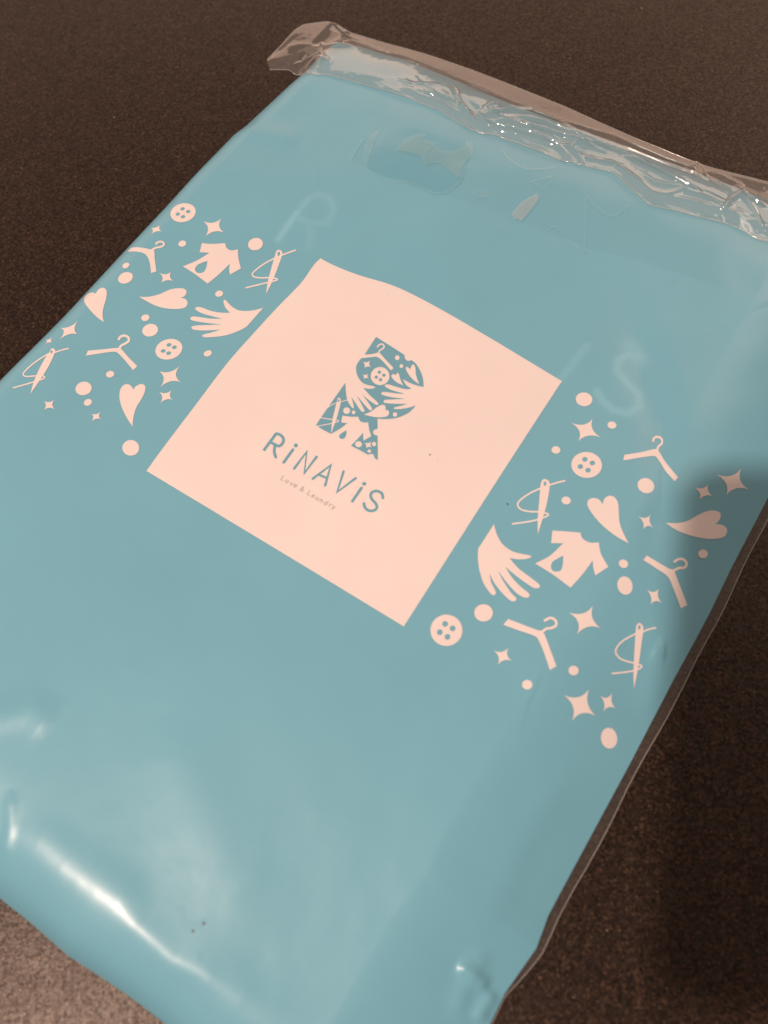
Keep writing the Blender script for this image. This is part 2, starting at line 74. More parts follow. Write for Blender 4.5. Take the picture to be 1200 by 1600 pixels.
["printed_dot","cream",1,[[10882,-5322,10894,-5349,10901,-5378,10902,-5408,10899,-5438,10890,-5467,10877,-5495,10860,-5521,10838,-5543,10814,-5561,10787,-5576,10758,-5585,10729,-5589,10700,-5588,10672,-5582,10646,-5570,10622,-5554,10602,-5534,10586,-5510,10574,-5484,10567,-5455,10565,-5425,10569,-5395,10577,-5365,10590,-5337,10608,-5312,10629,-5289,10654,-5271,10681,-5256,10710,-5247,10739,-5243,10768,-5244,10796,-5251,10823,-5262,10846,-5278,10866,-5299]],[],[]],
["printed_dot","cream",1,[[14235,-5129,14268,-5178,14293,-5232,14309,-5289,14316,-5348,14314,-5405,14302,-5461,14282,-5512,14253,-5558,14217,-5597,14174,-5628,14127,-5649,14076,-5662,14022,-5664,13969,-5655,13917,-5638,13867,-5610,13822,-5574,13782,-5531,13749,-5482,13724,-5428,13708,-5371,13700,-5313,13702,-5255,13713,-5199,13734,-5148,13762,-5102,13798,-5062,13840,-5031,13888,-5010,13939,-4997,13993,-4995,14046,-5004,14099,-5022,14149,-5049,14195,-5085]],[],[]],
["printed_dot","cream",1,[[11179,3605,11178,3549,11168,3493,11148,3439,11120,3388,11085,3342,11043,3303,10995,3272,10944,3250,10891,3239,10837,3239,10783,3248,10733,3266,10686,3294,10645,3329,10611,3371,10584,3419,10566,3471,10557,3526,10558,3581,10568,3636,10587,3689,10615,3738,10651,3781,10693,3818,10741,3848,10792,3868,10846,3880,10901,3881,10954,3873,11005,3857,11052,3832,11093,3798,11127,3757,11153,3711,11171,3660]],[],[]],
["printed_dot","cream",1,[[14062,2658,14073,2631,14078,2601,14079,2569,14073,2536,14063,2503,14048,2471,14028,2441,14005,2413,13979,2389,13950,2370,13920,2355,13889,2346,13859,2342,13830,2344,13804,2351,13780,2365,13761,2383,13745,2406,13735,2433,13729,2463,13729,2495,13734,2528,13744,2561,13759,2594,13779,2624,13802,2652,13828,2676,13857,2695,13887,2710,13918,2719,13948,2723,13977,2721,14003,2713,14027,2699,14047,2681]],[],[]],
["printed_dot","cream",1,[[11726,371,11725,343,11720,314,11709,287,11694,261,11674,237,11651,217,11625,201,11597,189,11567,182,11538,179,11509,182,11481,190,11456,202,11433,219,11415,240,11400,263,11391,289,11386,317,11387,346,11392,374,11403,402,11418,428,11438,451,11461,471,11487,487,11515,499,11545,506,11574,508,11604,505,11631,498,11657,485,11679,469,11698,448,11712,425,11722,399]],[],[]],
["printed_dot","cream",1,[[12169,-110,12206,-154,12236,-203,12258,-257,12271,-312,12276,-369,12271,-424,12258,-476,12236,-525,12206,-567,12169,-602,12127,-630,12080,-648,12030,-657,11978,-655,11927,-644,11877,-623,11830,-593,11787,-555,11751,-511,11721,-460,11699,-406,11685,-350,11680,-293,11684,-238,11698,-185,11719,-137,11749,-95,11785,-60,11828,-34,11875,-16,11925,-8,11977,-10,12029,-22,12079,-43,12126,-72]],[],[]],
["printed_needle","cream",1,[[-12406,-5979,-12449,-5909,-12510,-5810,-12581,-5692,-12655,-5567,-12722,-5444,-12782,-5322,-12839,-5193,-12892,-5061,-12942,-4931,-12987,-4806,-13028,-4682,-13065,-4556,-13098,-4434,-13127,-4324,-13150,-4229,-13165,-4154,-13174,-4095,-13179,-4047,-13182,-4005,-13188,-3966,-13199,-3931,-13211,-3903,-13222,-3879,-13231,-3859,-13232,-3839,-13227,-3820,-13217,-3803,-13203,-3788,-13185,-3777,-13166,-3770,-13143,-3766,-13115,-3766,-13086,-3770,-13057,-3779,-13031,-3793,-13011,-3807,-12995,-3818,-12979,-3838,-12959,-3876,-12930,-3943,-12889,-4045,-12838,-4177,-12784,-4326,-12731,-4480,-12685,-4626,-12648,-4767,-12616,-4909,-12587,-5051,-12558,-5192,-12530,-5330,-12499,-5474,-12469,-5626,-12443,-5770,-12421,-5892],[-12642,-3402,-12668,-3432,-12704,-3475,-12747,-3525,-12790,-3578,-12831,-3630,-12871,-3684,-12913,-3744,-12953,-3802,-12988,-3852,-13012,-3888,-13016,-3905,-13006,-3923,-12987,-3935,-12966,-3937,-12951,-3927,-12926,-3891,-12891,-3841,-12851,-3783,-12810,-3724,-12771,-3671,-12731,-3621,-12688,-3568,-12646,-3518,-12610,-3476,-12584,-3445,-12579,-3428,-12587,-3410,-12605,-3396,-12626,-3393],[-13203,-4094,-13227,-4165,-13263,-4265,-13305,-4381,-13346,-4502,-13379,-4614,-13405,-4722,-13427,-4833,-13444,-4943,-13455,-5044,-13462,-5133,-13463,-5209,-13460,-5277,-13452,-5336,-13436,-5387,-13409,-5431,-13367,-5465,-13317,-5482,-13267,-5484,-13218,-5476,-13167,-5459,-13113,-5431,-13056,-5392,-12997,-5346,-12938,-5300,-12882,-5259,-12825,-5219,-12767,-5177,-12711,-5138,-12659,-5105,-12614,-5082,-12574,-5069,-12535,-5063,-12503,-5063,-12485,-5067,-12485,-5066,-12486,-5067,-12488,-5080,-12499,-5105,-12520,-5143,-12553,-5194,-12599,-5260,-12659,-5341,-12727,-5430,-12801,-5524,-12876,-5619,-12959,-5722,-13054,-5838,-13148,-5952,-13229,-6051,-13286,-6121,-13290,-6137,-13282,-6155,-13263,-6167,-13242,-6169,-13226,-6160,-13169,-6091,-13088,-5992,-12993,-5877,-12898,-5762,-12814,-5658,-12738,-5564,-12664,-5469,-12596,-5379,-12536,-5298,-12489,-5231,-12456,-5179,-12433,-5138,-12419,-5105,-12416,-5074,-12431,-5040,-12468,-5014,-12511,-5005,-12557,-5005,-12606,-5012,-12656,-5028,-12708,-5054,-12763,-5089,-12820,-5129,-12877,-5171,-12934,-5211,-12992,-5253,-13051,-5299,-13108,-5344,-13162,-5381,-13208,-5406,-13250,-5419,-13288,-5426,-13318,-5425,-13337,-5418,-13352,-5406,-13367,-5380,-13379,-5340,-13386,-5287,-13388,-5223,-13387,-5149,-13381,-5062,-13370,-4962,-13354,-4854,-13333,-4744,-13309,-4638,-13277,-4528,-13237,-4409,-13196,-4293,-13160,-4193,-13135,-4122,-13136,-4103,-13150,-4087,-13171,-4078,-13191,-4081]],[[-13058,-3929,-13051,-3957,-13055,-3982,-13070,-3998,-13094,-4002,-13121,-3994,-13146,-3974,-13164,-3948,-13172,-3920,-13168,-3895,-13152,-3879,-13129,-3875,-13101,-3884,-13076,-3903]],[]],
["printed_needle","cream",1,[[-7053,3324,-7099,3405,-7163,3519,-7239,3653,-7317,3797,-7388,3936,-7454,4074,-7519,4218,-7583,4365,-7643,4509,-7699,4645,-7754,4778,-7807,4913,-7857,5041,-7902,5155,-7938,5250,-7967,5318,-7988,5365,-8002,5399,-8011,5427,-8015,5456,-8013,5486,-8005,5514,-7992,5537,-7975,5556,-7955,5570,-7930,5580,-7899,5585,-7866,5586,-7833,5580,-7801,5567,-7773,5552,-7747,5535,-7721,5510,-7692,5469,-7660,5407,-7624,5321,-7584,5213,-7543,5092,-7501,4962,-7459,4829,-7414,4690,-7366,4541,-7317,4387,-7270,4231,-7227,4077,-7185,3915,-7144,3739,-7107,3570,-7076,3426],[-7316,5942,-7338,5913,-7369,5873,-7406,5825,-7446,5772,-7486,5718,-7531,5655,-7582,5583,-7632,5511,-7676,5447,-7707,5403,-7711,5383,-7702,5361,-7683,5346,-7660,5344,-7644,5355,-7613,5399,-7569,5462,-7519,5535,-7468,5607,-7424,5668,-7384,5722,-7345,5775,-7308,5823,-7277,5863,-7254,5891,-7249,5911,-7257,5933,-7276,5949,-7298,5952],[-7875,5137,-7907,5079,-7952,4997,-8004,4900,-8055,4799,-8099,4701,-8135,4605,-8169,4504,-8199,4404,-8225,4309,-8246,4225,-8261,4151,-8273,4083,-8280,4021,-8279,3964,-8269,3912,-8245,3866,-8209,3829,-8165,3804,-8117,3790,-8066,3786,-8012,3793,-7954,3809,-7892,3832,-7827,3861,-7758,3895,-7682,3938,-7600,3991,-7515,4047,-7434,4097,-7360,4135,-7289,4164,-7216,4187,-7150,4203,-7102,4209,-7095,4211,-7108,4231,-7119,4208,-7147,4168,-7187,4120,-7231,4068,-7280,4014,-7338,3955,-7404,3889,-7477,3815,-7557,3731,-7653,3627,-7768,3502,-7883,3374,-7984,3263,-8054,3185,-8061,3167,-8054,3145,-8036,3129,-8014,3124,-7996,3133,-7926,3210,-7825,3322,-7709,3449,-7595,3573,-7498,3677,-7419,3760,-7346,3834,-7280,3900,-7222,3961,-7172,4016,-7126,4069,-7086,4119,-7054,4164,-7036,4206,-7062,4266,-7118,4279,-7178,4272,-7249,4255,-7326,4230,-7402,4200,-7480,4160,-7563,4108,-7648,4053,-7729,4001,-7802,3959,-7869,3926,-7931,3898,-7989,3877,-8040,3862,-8084,3857,-8120,3860,-8149,3868,-8172,3881,-8188,3898,-8200,3922,-8207,3957,-8208,4003,-8202,4059,-8190,4125,-8175,4197,-8155,4280,-8129,4373,-8099,4472,-8066,4571,-8030,4664,-7988,4759,-7937,4859,-7886,4954,-7841,5036,-7809,5094,-7806,5115,-7817,5136,-7838,5149,-7860,5149]],[[-7772,5400,-7755,5355,-7753,5316,-7766,5289,-7791,5281,-7824,5293,-7858,5322,-7885,5363,-7902,5408,-7904,5448,-7891,5474,-7865,5482,-7833,5471,-7799,5441]],[]],
["printed_needle","cream",1,[[8366,-353,8333,-297,8286,-219,8232,-126,8174,-24,8119,79,8064,189,8007,310,7949,435,7893,555,7843,665,7799,760,7760,847,7723,928,7688,1006,7653,1084,7617,1163,7579,1241,7544,1317,7512,1386,7488,1448,7470,1499,7458,1543,7451,1581,7448,1614,7449,1644,7455,1672,7466,1695,7480,1715,7499,1731,7519,1743,7544,1753,7573,1761,7605,1764,7637,1761,7668,1749,7696,1734,7723,1717,7751,1689,7782,1645,7817,1575,7861,1473,7910,1344,7961,1200,8011,1052,8055,913,8094,781,8129,649,8162,517,8193,387,8224,259,8256,124,8289,-19,8321,-155,8347,-271],[8159,2100,8130,2070,8090,2027,8043,1976,7995,1923,7950,1872,7906,1820,7859,1763,7815,1708,7777,1661,7750,1628,7743,1608,7748,1587,7762,1572,7782,1569,7799,1579,7825,1613,7863,1660,7907,1715,7953,1771,7996,1822,8040,1871,8088,1924,8135,1974,8175,2018,8204,2048,8212,2067,8209,2089,8196,2105,8176,2109],[7523,1319,7490,1268,7443,1195,7388,1109,7334,1018,7287,929,7245,840,7204,745,7167,649,7136,560,7115,483,7103,420,7099,365,7104,316,7118,273,7141,234,7174,201,7216,174,7264,156,7316,145,7370,142,7428,148,7490,163,7555,183,7620,208,7686,236,7754,271,7823,312,7892,355,7960,395,8024,426,8094,454,8169,481,8240,503,8294,513,8312,513,8304,523,8296,500,8272,457,8237,404,8197,347,8152,286,8099,218,8038,146,7969,69,7890,-12,7790,-104,7669,-210,7544,-316,7435,-407,7359,-471,7348,-488,7349,-509,7362,-525,7380,-531,7398,-524,7474,-461,7584,-369,7709,-263,7831,-156,7932,-62,8013,20,8084,98,8146,173,8200,242,8246,304,8287,362,8324,418,8352,469,8366,519,8340,573,8287,581,8224,569,8150,547,8072,519,7999,490,7930,456,7860,415,7791,372,7724,332,7660,299,7596,272,7533,248,7472,229,7416,215,7366,210,7320,212,7278,221,7240,236,7210,255,7189,276,7175,300,7166,328,7163,362,7166,407,7176,463,7196,535,7226,621,7262,714,7302,807,7343,894,7388,979,7442,1068,7495,1153,7542,1225,7575,1277,7581,1298,7574,1318,7558,1331,7538,1332]],[[7657,1591,7667,1552,7667,1516,7656,1491,7636,1483,7612,1492,7587,1517,7568,1554,7558,1593,7558,1629,7569,1654,7589,1662,7613,1653,7637,1628]],[]],
["printed_needle","cream",1,[[13972,-3336,13933,-3274,13879,-3187,13816,-3082,13749,-2968,13686,-2850,13624,-2728,13562,-2595,13498,-2456,13433,-2314,13368,-2171,13298,-2018,13222,-1853,13149,-1690,13084,-1546,13038,-1434,13014,-1363,13006,-1322,13009,-1301,13017,-1287,13023,-1269,13027,-1246,13034,-1226,13043,-1209,13055,-1196,13071,-1188,13092,-1184,13119,-1184,13147,-1189,13176,-1196,13200,-1207,13220,-1216,13236,-1225,13251,-1239,13269,-1265,13291,-1308,13317,-1369,13344,-1442,13375,-1529,13410,-1630,13451,-1746,13502,-1883,13560,-2040,13622,-2208,13683,-2379,13739,-2543,13793,-2715,13847,-2900,13898,-3078,13941,-3230],[13632,-966,13605,-993,13566,-1031,13521,-1076,13476,-1124,13435,-1171,13398,-1220,13362,-1274,13328,-1326,13300,-1371,13280,-1402,13274,-1422,13280,-1441,13295,-1451,13313,-1449,13328,-1435,13349,-1403,13376,-1359,13409,-1308,13444,-1256,13478,-1210,13516,-1167,13560,-1121,13604,-1077,13642,-1039,13670,-1012,13680,-994,13679,-974,13667,-959,13649,-956],[13116,-1576,13073,-1648,13012,-1752,12942,-1872,12876,-1992,12827,-2099,12793,-2192,12769,-2282,12753,-2366,12745,-2442,12746,-2510,12755,-2569,12775,-2619,12803,-2661,12838,-2694,12880,-2720,12928,-2739,12984,-2749,13045,-2752,13109,-2749,13177,-2739,13251,-2719,13331,-2689,13411,-2656,13489,-2623,13559,-2597,13626,-2573,13693,-2549,13753,-2529,13800,-2518,13825,-2517,13826,-2518,13825,-2522,13819,-2544,13803,-2577,13780,-2617,13750,-2661,13713,-2712,13666,-2768,13610,-2830,13543,-2898,13452,-2981,13339,-3080,13222,-3181,13118,-3268,13047,-3329,13035,-3346,13035,-3366,13045,-3380,13062,-3385,13080,-3377,13151,-3316,13254,-3229,13372,-3128,13486,-3028,13579,-2943,13648,-2873,13707,-2808,13756,-2749,13796,-2696,13828,-2648,13854,-2604,13874,-2562,13884,-2521,13877,-2479,13844,-2454,13799,-2454,13744,-2467,13681,-2488,13614,-2512,13546,-2536,13474,-2563,13396,-2596,13317,-2630,13241,-2658,13173,-2676,13111,-2685,13052,-2688,12997,-2685,12949,-2676,12909,-2661,12876,-2640,12849,-2615,12827,-2583,12813,-2545,12805,-2497,12805,-2438,12812,-2368,12827,-2290,12850,-2206,12881,-2119,12928,-2018,12992,-1900,13061,-1782,13123,-1679,13165,-1606,13171,-1586,13164,-1568,13149,-1559,13131,-1562]],[[13171,-1315,13182,-1351,13182,-1385,13174,-1409,13157,-1419,13135,-1413,13113,-1392,13095,-1361,13085,-1325,13084,-1291,13093,-1267,13110,-1257,13131,-1263,13153,-1284]],[]],
["printed_hanger","cream",1,[[-13980,2012,-13981,2055,-13988,2119,-13988,2190,-13964,2257,-13906,2308,-13807,2347,-13682,2384,-13554,2422,-13436,2460,-13340,2495,-13262,2522,-13190,2542,-13125,2557,-13067,2570,-13018,2585,-12984,2611,-12965,2644,-12950,2673,-12929,2686,-12892,2673,-12835,2626,-12767,2553,-12689,2463,-12604,2366,-12515,2271,-12412,2168,-12293,2051,-12175,1936,-12073,1837,-12003,1768,-12139,1561,-12192,1615,-12266,1693,-12353,1782,-12443,1870,-12525,1945,-12600,2007,-12674,2064,-12746,2115,-12816,2159,-12884,2194,-12947,2220,-13006,2239,-13064,2249,-13123,2253,-13184,2251,-13248,2241,-13316,2224,-13387,2202,-13461,2178,-13537,2152,-13622,2122,-13717,2086,-13816,2052,-13908,2026],[-12908,2577,-12898,2603,-12884,2640,-12868,2681,-12849,2722,-12829,2756,-12804,2786,-12772,2816,-12738,2846,-12704,2879,-12675,2914,-12654,2950,-12637,2987,-12625,3024,-12618,3062,-12619,3100,-12632,3139,-12655,3174,-12684,3203,-12718,3225,-12756,3239,-12795,3244,-12835,3243,-12875,3236,-12914,3225,-12948,3210,-12976,3188,-12999,3162,-13017,3134,-13031,3106,-13042,3080,-13050,3052,-13052,3024,-13052,2999,-13051,2980,-13051,2968,-13040,2939,-13015,2917,-12984,2912,-12959,2924,-12950,2950,-12950,2964,-12952,2981,-12952,3000,-12951,3017,-12946,3033,-12938,3052,-12926,3075,-12913,3096,-12898,3114,-12882,3126,-12862,3135,-12834,3143,-12804,3148,-12778,3149,-12761,3147,-12749,3142,-12737,3134,-12727,3125,-12721,3115,-12718,3106,-12718,3091,-12722,3066,-12732,3037,-12746,3007,-12763,2978,-12785,2951,-12815,2922,-12850,2891,-12885,2858,-12917,2821,-12942,2778,-12963,2733,-12980,2689,-12994,2653,-13004,2627,-13005,2599,-12986,2571,-12957,2556,-12927,2558]],[],[]],
["printed_hanger","cream",1,[[-11824,-3060,-11757,-3009,-11662,-2936,-11552,-2852,-11439,-2764,-11334,-2683,-11233,-2603,-11130,-2518,-11029,-2435,-10938,-2362,-10863,-2306,-10814,-2268,-10787,-2244,-10766,-2231,-10737,-2228,-10683,-2232,-10601,-2247,-10502,-2275,-10391,-2309,-10274,-2345,-10155,-2379,-10021,-2411,-9869,-2447,-9717,-2481,-9587,-2511,-9495,-2532,-9507,-2787,-9598,-2758,-9726,-2717,-9874,-2671,-10023,-2626,-10154,-2588,-10268,-2555,-10379,-2524,-10483,-2497,-10578,-2477,-10660,-2467,-10722,-2468,-10766,-2475,-10803,-2492,-10843,-2519,-10897,-2558,-10969,-2612,-11050,-2681,-11137,-2759,-11225,-2839,-11310,-2917,-11400,-2997,-11496,-3085,-11588,-3170,-11667,-3243,-11723,-3295],[-10657,-2284,-10666,-2259,-10679,-2227,-10692,-2191,-10701,-2158,-10703,-2132,-10699,-2109,-10689,-2082,-10673,-2052,-10656,-2017,-10642,-1979,-10628,-1938,-10612,-1895,-10597,-1848,-10588,-1798,-10592,-1746,-10614,-1695,-10647,-1652,-10687,-1616,-10731,-1587,-10777,-1566,-10826,-1554,-10876,-1551,-10924,-1554,-10971,-1563,-11013,-1578,-11050,-1601,-11083,-1630,-11111,-1662,-11133,-1697,-11150,-1734,-11156,-1776,-11153,-1818,-11145,-1856,-11137,-1885,-11133,-1903,-11115,-1936,-11081,-1956,-11045,-1957,-11019,-1938,-11015,-1906,-11020,-1884,-11027,-1856,-11033,-1828,-11036,-1803,-11033,-1784,-11023,-1763,-11006,-1737,-10986,-1713,-10963,-1692,-10940,-1679,-10915,-1670,-10883,-1663,-10850,-1661,-10820,-1663,-10797,-1668,-10776,-1678,-10752,-1694,-10731,-1713,-10716,-1731,-10709,-1746,-10708,-1767,-10714,-1802,-10727,-1842,-10743,-1885,-10756,-1925,-10769,-1958,-10785,-1990,-10801,-2024,-10816,-2061,-10823,-2105,-10819,-2152,-10806,-2199,-10792,-2240,-10778,-2274,-10770,-2297,-10748,-2327,-10713,-2343,-10678,-2339,-10657,-2317]],[],[]],
["printed_hanger","cream",1,[[9031,-3729,9104,-3716,9207,-3699,9326,-3678,9451,-3656,9567,-3635,9681,-3614,9801,-3591,9919,-3567,10025,-3546,10111,-3528,10168,-3509,10203,-3488,10228,-3472,10256,-3467,10299,-3481,10358,-3513,10423,-3561,10496,-3621,10578,-3692,10670,-3771,10787,-3872,10926,-3994,11068,-4116,11192,-4222,11278,-4295,11148,-4540,11085,-4482,10994,-4398,10888,-4301,10782,-4203,10689,-4120,10607,-4051,10529,-3986,10454,-3929,10385,-3879,10324,-3839,10278,-3809,10246,-3787,10217,-3774,10178,-3769,10116,-3772,10024,-3785,9912,-3810,9787,-3841,9661,-3872,9541,-3899,9421,-3924,9292,-3948,9168,-3972,9063,-3991,8987,-4006],[10313,-3523,10322,-3497,10333,-3460,10347,-3420,10362,-3382,10378,-3352,10397,-3331,10424,-3310,10455,-3287,10489,-3259,10520,-3226,10547,-3188,10574,-3147,10597,-3103,10615,-3055,10620,-3004,10607,-2954,10582,-2912,10550,-2875,10514,-2845,10475,-2824,10434,-2813,10390,-2809,10345,-2814,10300,-2827,10256,-2850,10218,-2889,10184,-2937,10155,-2988,10132,-3031,10116,-3059,10109,-3088,10120,-3116,10143,-3131,10170,-3129,10191,-3110,10208,-3080,10231,-3037,10257,-2992,10284,-2953,10307,-2930,10330,-2918,10359,-2909,10391,-2906,10420,-2908,10444,-2915,10466,-2927,10491,-2947,10512,-2972,10527,-2996,10532,-3013,10530,-3031,10518,-3061,10500,-3096,10477,-3132,10454,-3163,10432,-3187,10405,-3209,10373,-3232,10339,-3260,10308,-3295,10284,-3339,10265,-3385,10250,-3430,10238,-3467,10230,-3492,10229,-3522,10244,-3546,10270,-3555,10296,-3547]],[],[]],
["printed_hanger","cream",1,[[9605,4277,9669,4335,9758,4416,9863,4512,9969,4612,10064,4708,10153,4804,10242,4909,10328,5012,10406,5101,10472,5164,10516,5200,10542,5216,10563,5216,10591,5202,10638,5180,10705,5144,10784,5094,10873,5035,10972,4970,11079,4903,11209,4828,11363,4752,11519,4680,11654,4617,11748,4573,11713,4355,11648,4381,11557,4418,11451,4463,11342,4513,11241,4567,11144,4627,11042,4687,10944,4745,10853,4800,10777,4843,10723,4872,10687,4894,10658,4904,10624,4900,10575,4876,10507,4829,10429,4760,10344,4678,10255,4589,10164,4502,10063,4406,9949,4298,9837,4191,9740,4099,9671,4035],[10631,5162,10624,5191,10613,5230,10602,5274,10593,5316,10591,5350,10595,5380,10607,5417,10623,5461,10637,5511,10640,5564,10631,5615,10615,5661,10593,5704,10565,5743,10531,5773,10491,5790,10449,5796,10405,5793,10364,5785,10326,5771,10293,5748,10265,5717,10242,5682,10224,5645,10211,5607,10207,5563,10211,5521,10218,5486,10225,5458,10229,5440,10244,5413,10268,5402,10293,5410,10310,5435,10311,5467,10307,5487,10300,5514,10294,5541,10291,5564,10293,5580,10300,5599,10312,5624,10327,5647,10344,5665,10360,5677,10382,5685,10412,5690,10444,5691,10472,5687,10491,5680,10507,5666,10524,5642,10540,5612,10551,5580,10556,5554,10554,5530,10544,5497,10529,5455,10514,5408,10506,5354,10510,5300,10520,5247,10533,5199,10544,5159,10551,5132,10566,5107,10590,5097,10615,5106,10631,5131]],[],[]],
["printed_hanger","cream",1,[[12135,1141,12209,1146,12314,1153,12436,1160,12558,1167,12666,1174,12762,1181,12856,1188,12946,1195,13025,1202,13091,1210,13135,1222,13160,1241,13179,1257,13202,1262,13241,1249,13294,1217,13354,1170,13423,1112,13503,1043,13597,965,13720,867,13871,748,14027,627,14164,522,14259,451,14116,184,14039,245,13929,334,13803,436,13677,538,13568,624,13480,695,13402,762,13327,822,13250,872,13165,910,13070,932,12969,940,12865,938,12759,932,12653,929,12537,926,12411,921,12289,915,12184,908,12109,904],[13259,1162,13277,1198,13302,1248,13330,1305,13360,1359,13387,1400,13414,1428,13449,1454,13488,1482,13528,1515,13563,1558,13585,1608,13598,1658,13602,1709,13597,1758,13580,1801,13550,1835,13512,1859,13468,1877,13422,1887,13375,1887,13328,1874,13283,1853,13241,1825,13203,1795,13168,1761,13139,1719,13116,1673,13098,1630,13085,1594,13076,1570,13073,1539,13087,1513,13113,1502,13140,1511,13160,1536,13170,1562,13183,1597,13198,1635,13214,1669,13232,1694,13255,1716,13284,1740,13315,1760,13345,1775,13370,1781,13397,1781,13429,1773,13461,1760,13487,1744,13500,1729,13506,1714,13508,1690,13505,1660,13498,1631,13488,1607,13473,1589,13445,1566,13406,1539,13362,1506,13321,1463,13285,1409,13252,1350,13222,1291,13198,1240,13180,1206,13174,1175,13185,1147,13210,1134,13238,1140]],[],[]],
["printed_heart","cream",1,[[-13586,-589,-13594,-552,-13608,-499,-13622,-439,-13630,-380,-13628,-330,-13615,-289,-13595,-250,-13568,-215,-13536,-189,-13498,-172,-13454,-163,-13403,-161,-13350,-168,-13295,-185,-13242,-217,-13187,-267,-13128,-336,-13068,-415,-13011,-497,-12960,-573,-12919,-643,-12885,-713,-12854,-783,-12822,-852,-12785,-922,-12743,-994,-12699,-1067,-12652,-1140,-12602,-1211,-12548,-1278,-12482,-1346,-12406,-1414,-12330,-1478,-12264,-1532,-12218,-1571,-12278,-1566,-12363,-1561,-12463,-1553,-12570,-1542,-12673,-1526,-12777,-1506,-12888,-1480,-13001,-1451,-13111,-1421,-13214,-1390,-13313,-1358,-13415,-1322,-13517,-1283,-13615,-1241,-13705,-1197,-13780,-1155,-13842,-1115,-13893,-1075,-13934,-1033,-13971,-987,-14001,-937,-14019,-884,-14026,-831,-14023,-782,-14010,-739,-13989,-702,-13958,-668,-13921,-638,-13881,-613,-13837,-595,-13786,-585,-13726,-584,-13668,-586,-13619,-589]],[],[]],
["printed_heart","cream",1,[[-8858,-3525,-8860,-3495,-8862,-3452,-8864,-3402,-8862,-3352,-8853,-3307,-8836,-3266,-8814,-3223,-8788,-3183,-8757,-3150,-8725,-3127,-8687,-3115,-8644,-3110,-8598,-3113,-8554,-3126,-8513,-3147,-8475,-3182,-8438,-3228,-8403,-3281,-8371,-3339,-8343,-3396,-8319,-3451,-8299,-3508,-8281,-3567,-8264,-3631,-8247,-3702,-8230,-3782,-8216,-3870,-8201,-3962,-8183,-4054,-8159,-4142,-8127,-4227,-8089,-4310,-8048,-4393,-8004,-4473,-7959,-4550,-7910,-4628,-7854,-4709,-7799,-4786,-7751,-4851,-7717,-4897,-7769,-4877,-7842,-4850,-7930,-4817,-8024,-4778,-8120,-4736,-8222,-4688,-8335,-4633,-8452,-4574,-8565,-4513,-8668,-4453,-8759,-4395,-8844,-4335,-8923,-4275,-8997,-4214,-9065,-4152,-9129,-4088,-9187,-4021,-9239,-3954,-9284,-3889,-9318,-3827,-9342,-3767,-9356,-3708,-9362,-3652,-9360,-3601,-9351,-3557,-9335,-3521,-9310,-3491,-9278,-3467,-9244,-3448,-9208,-3434,-9171,-3427,-9130,-3426,-9087,-3430,-9046,-3438,-9008,-3447,-8972,-3459,-8937,-3477,-8905,-3496,-8878,-3513]],[],[]],
["printed_heart","cream",1,[[-11769,284,-11720,312,-11649,351,-11567,398,-11484,451,-11408,510,-11339,575,-11269,648,-11202,727,-11139,808,-11081,888,-11033,970,-10991,1057,-10953,1144,-10915,1226,-10873,1300,-10827,1363,-10778,1419,-10729,1469,-10678,1514,-10628,1554,-10577,1592,-10525,1626,-10473,1654,-10423,1676,-10375,1688,-10328,1690,-10282,1683,-10239,1669,-10201,1649,-10170,1623,-10145,1589,-10127,1546,-10114,1499,-10106,1451,-10104,1407,-10111,1364,-10126,1320,-10146,1278,-10164,1242,-10175,1216,-10147,1229,-10106,1250,-10059,1271,-10010,1286,-9963,1289,-9918,1279,-9870,1259,-9824,1233,-9782,1202,-9748,1168,-9721,1129,-9699,1085,-9683,1037,-9677,988,-9681,942,-9697,897,-9722,852,-9756,808,-9801,763,-9856,716,-9923,666,-10003,613,-10092,560,-10186,510,-10281,466,-10377,427,-10478,391,-10581,360,-10685,333,-10789,312,-10894,297,-10999,289,-11105,284,-11208,282,-11308,279,-11411,278,-11518,278,-11620,280,-11707,282]],[],[]],
["printed_heart","cream",1,[[9835,1996,9827,2030,9816,2079,9804,2135,9797,2192,9796,2241,9804,2284,9816,2325,9834,2363,9856,2397,9882,2426,9915,2450,9954,2470,9996,2486,10040,2493,10084,2490,10127,2477,10172,2455,10218,2424,10262,2387,10304,2345,10344,2295,10381,2237,10417,2173,10453,2107,10491,2042,10528,1977,10564,1909,10601,1841,10641,1774,10684,1711,10731,1652,10779,1596,10831,1542,10888,1486,10951,1428,11030,1364,11124,1294,11218,1227,11301,1171,11359,1131,11279,1127,11167,1121,11036,1118,10900,1121,10774,1132,10655,1148,10535,1168,10416,1192,10299,1220,10187,1250,10077,1286,9968,1326,9864,1370,9766,1414,9679,1457,9602,1497,9532,1538,9471,1578,9419,1618,9377,1659,9346,1702,9326,1746,9314,1789,9310,1832,9313,1871,9323,1909,9341,1947,9366,1982,9396,2013,9429,2038,9467,2059,9511,2076,9559,2088,9606,2095,9650,2094,9692,2083,9735,2061,9776,2036,9810,2012]],[],[]],
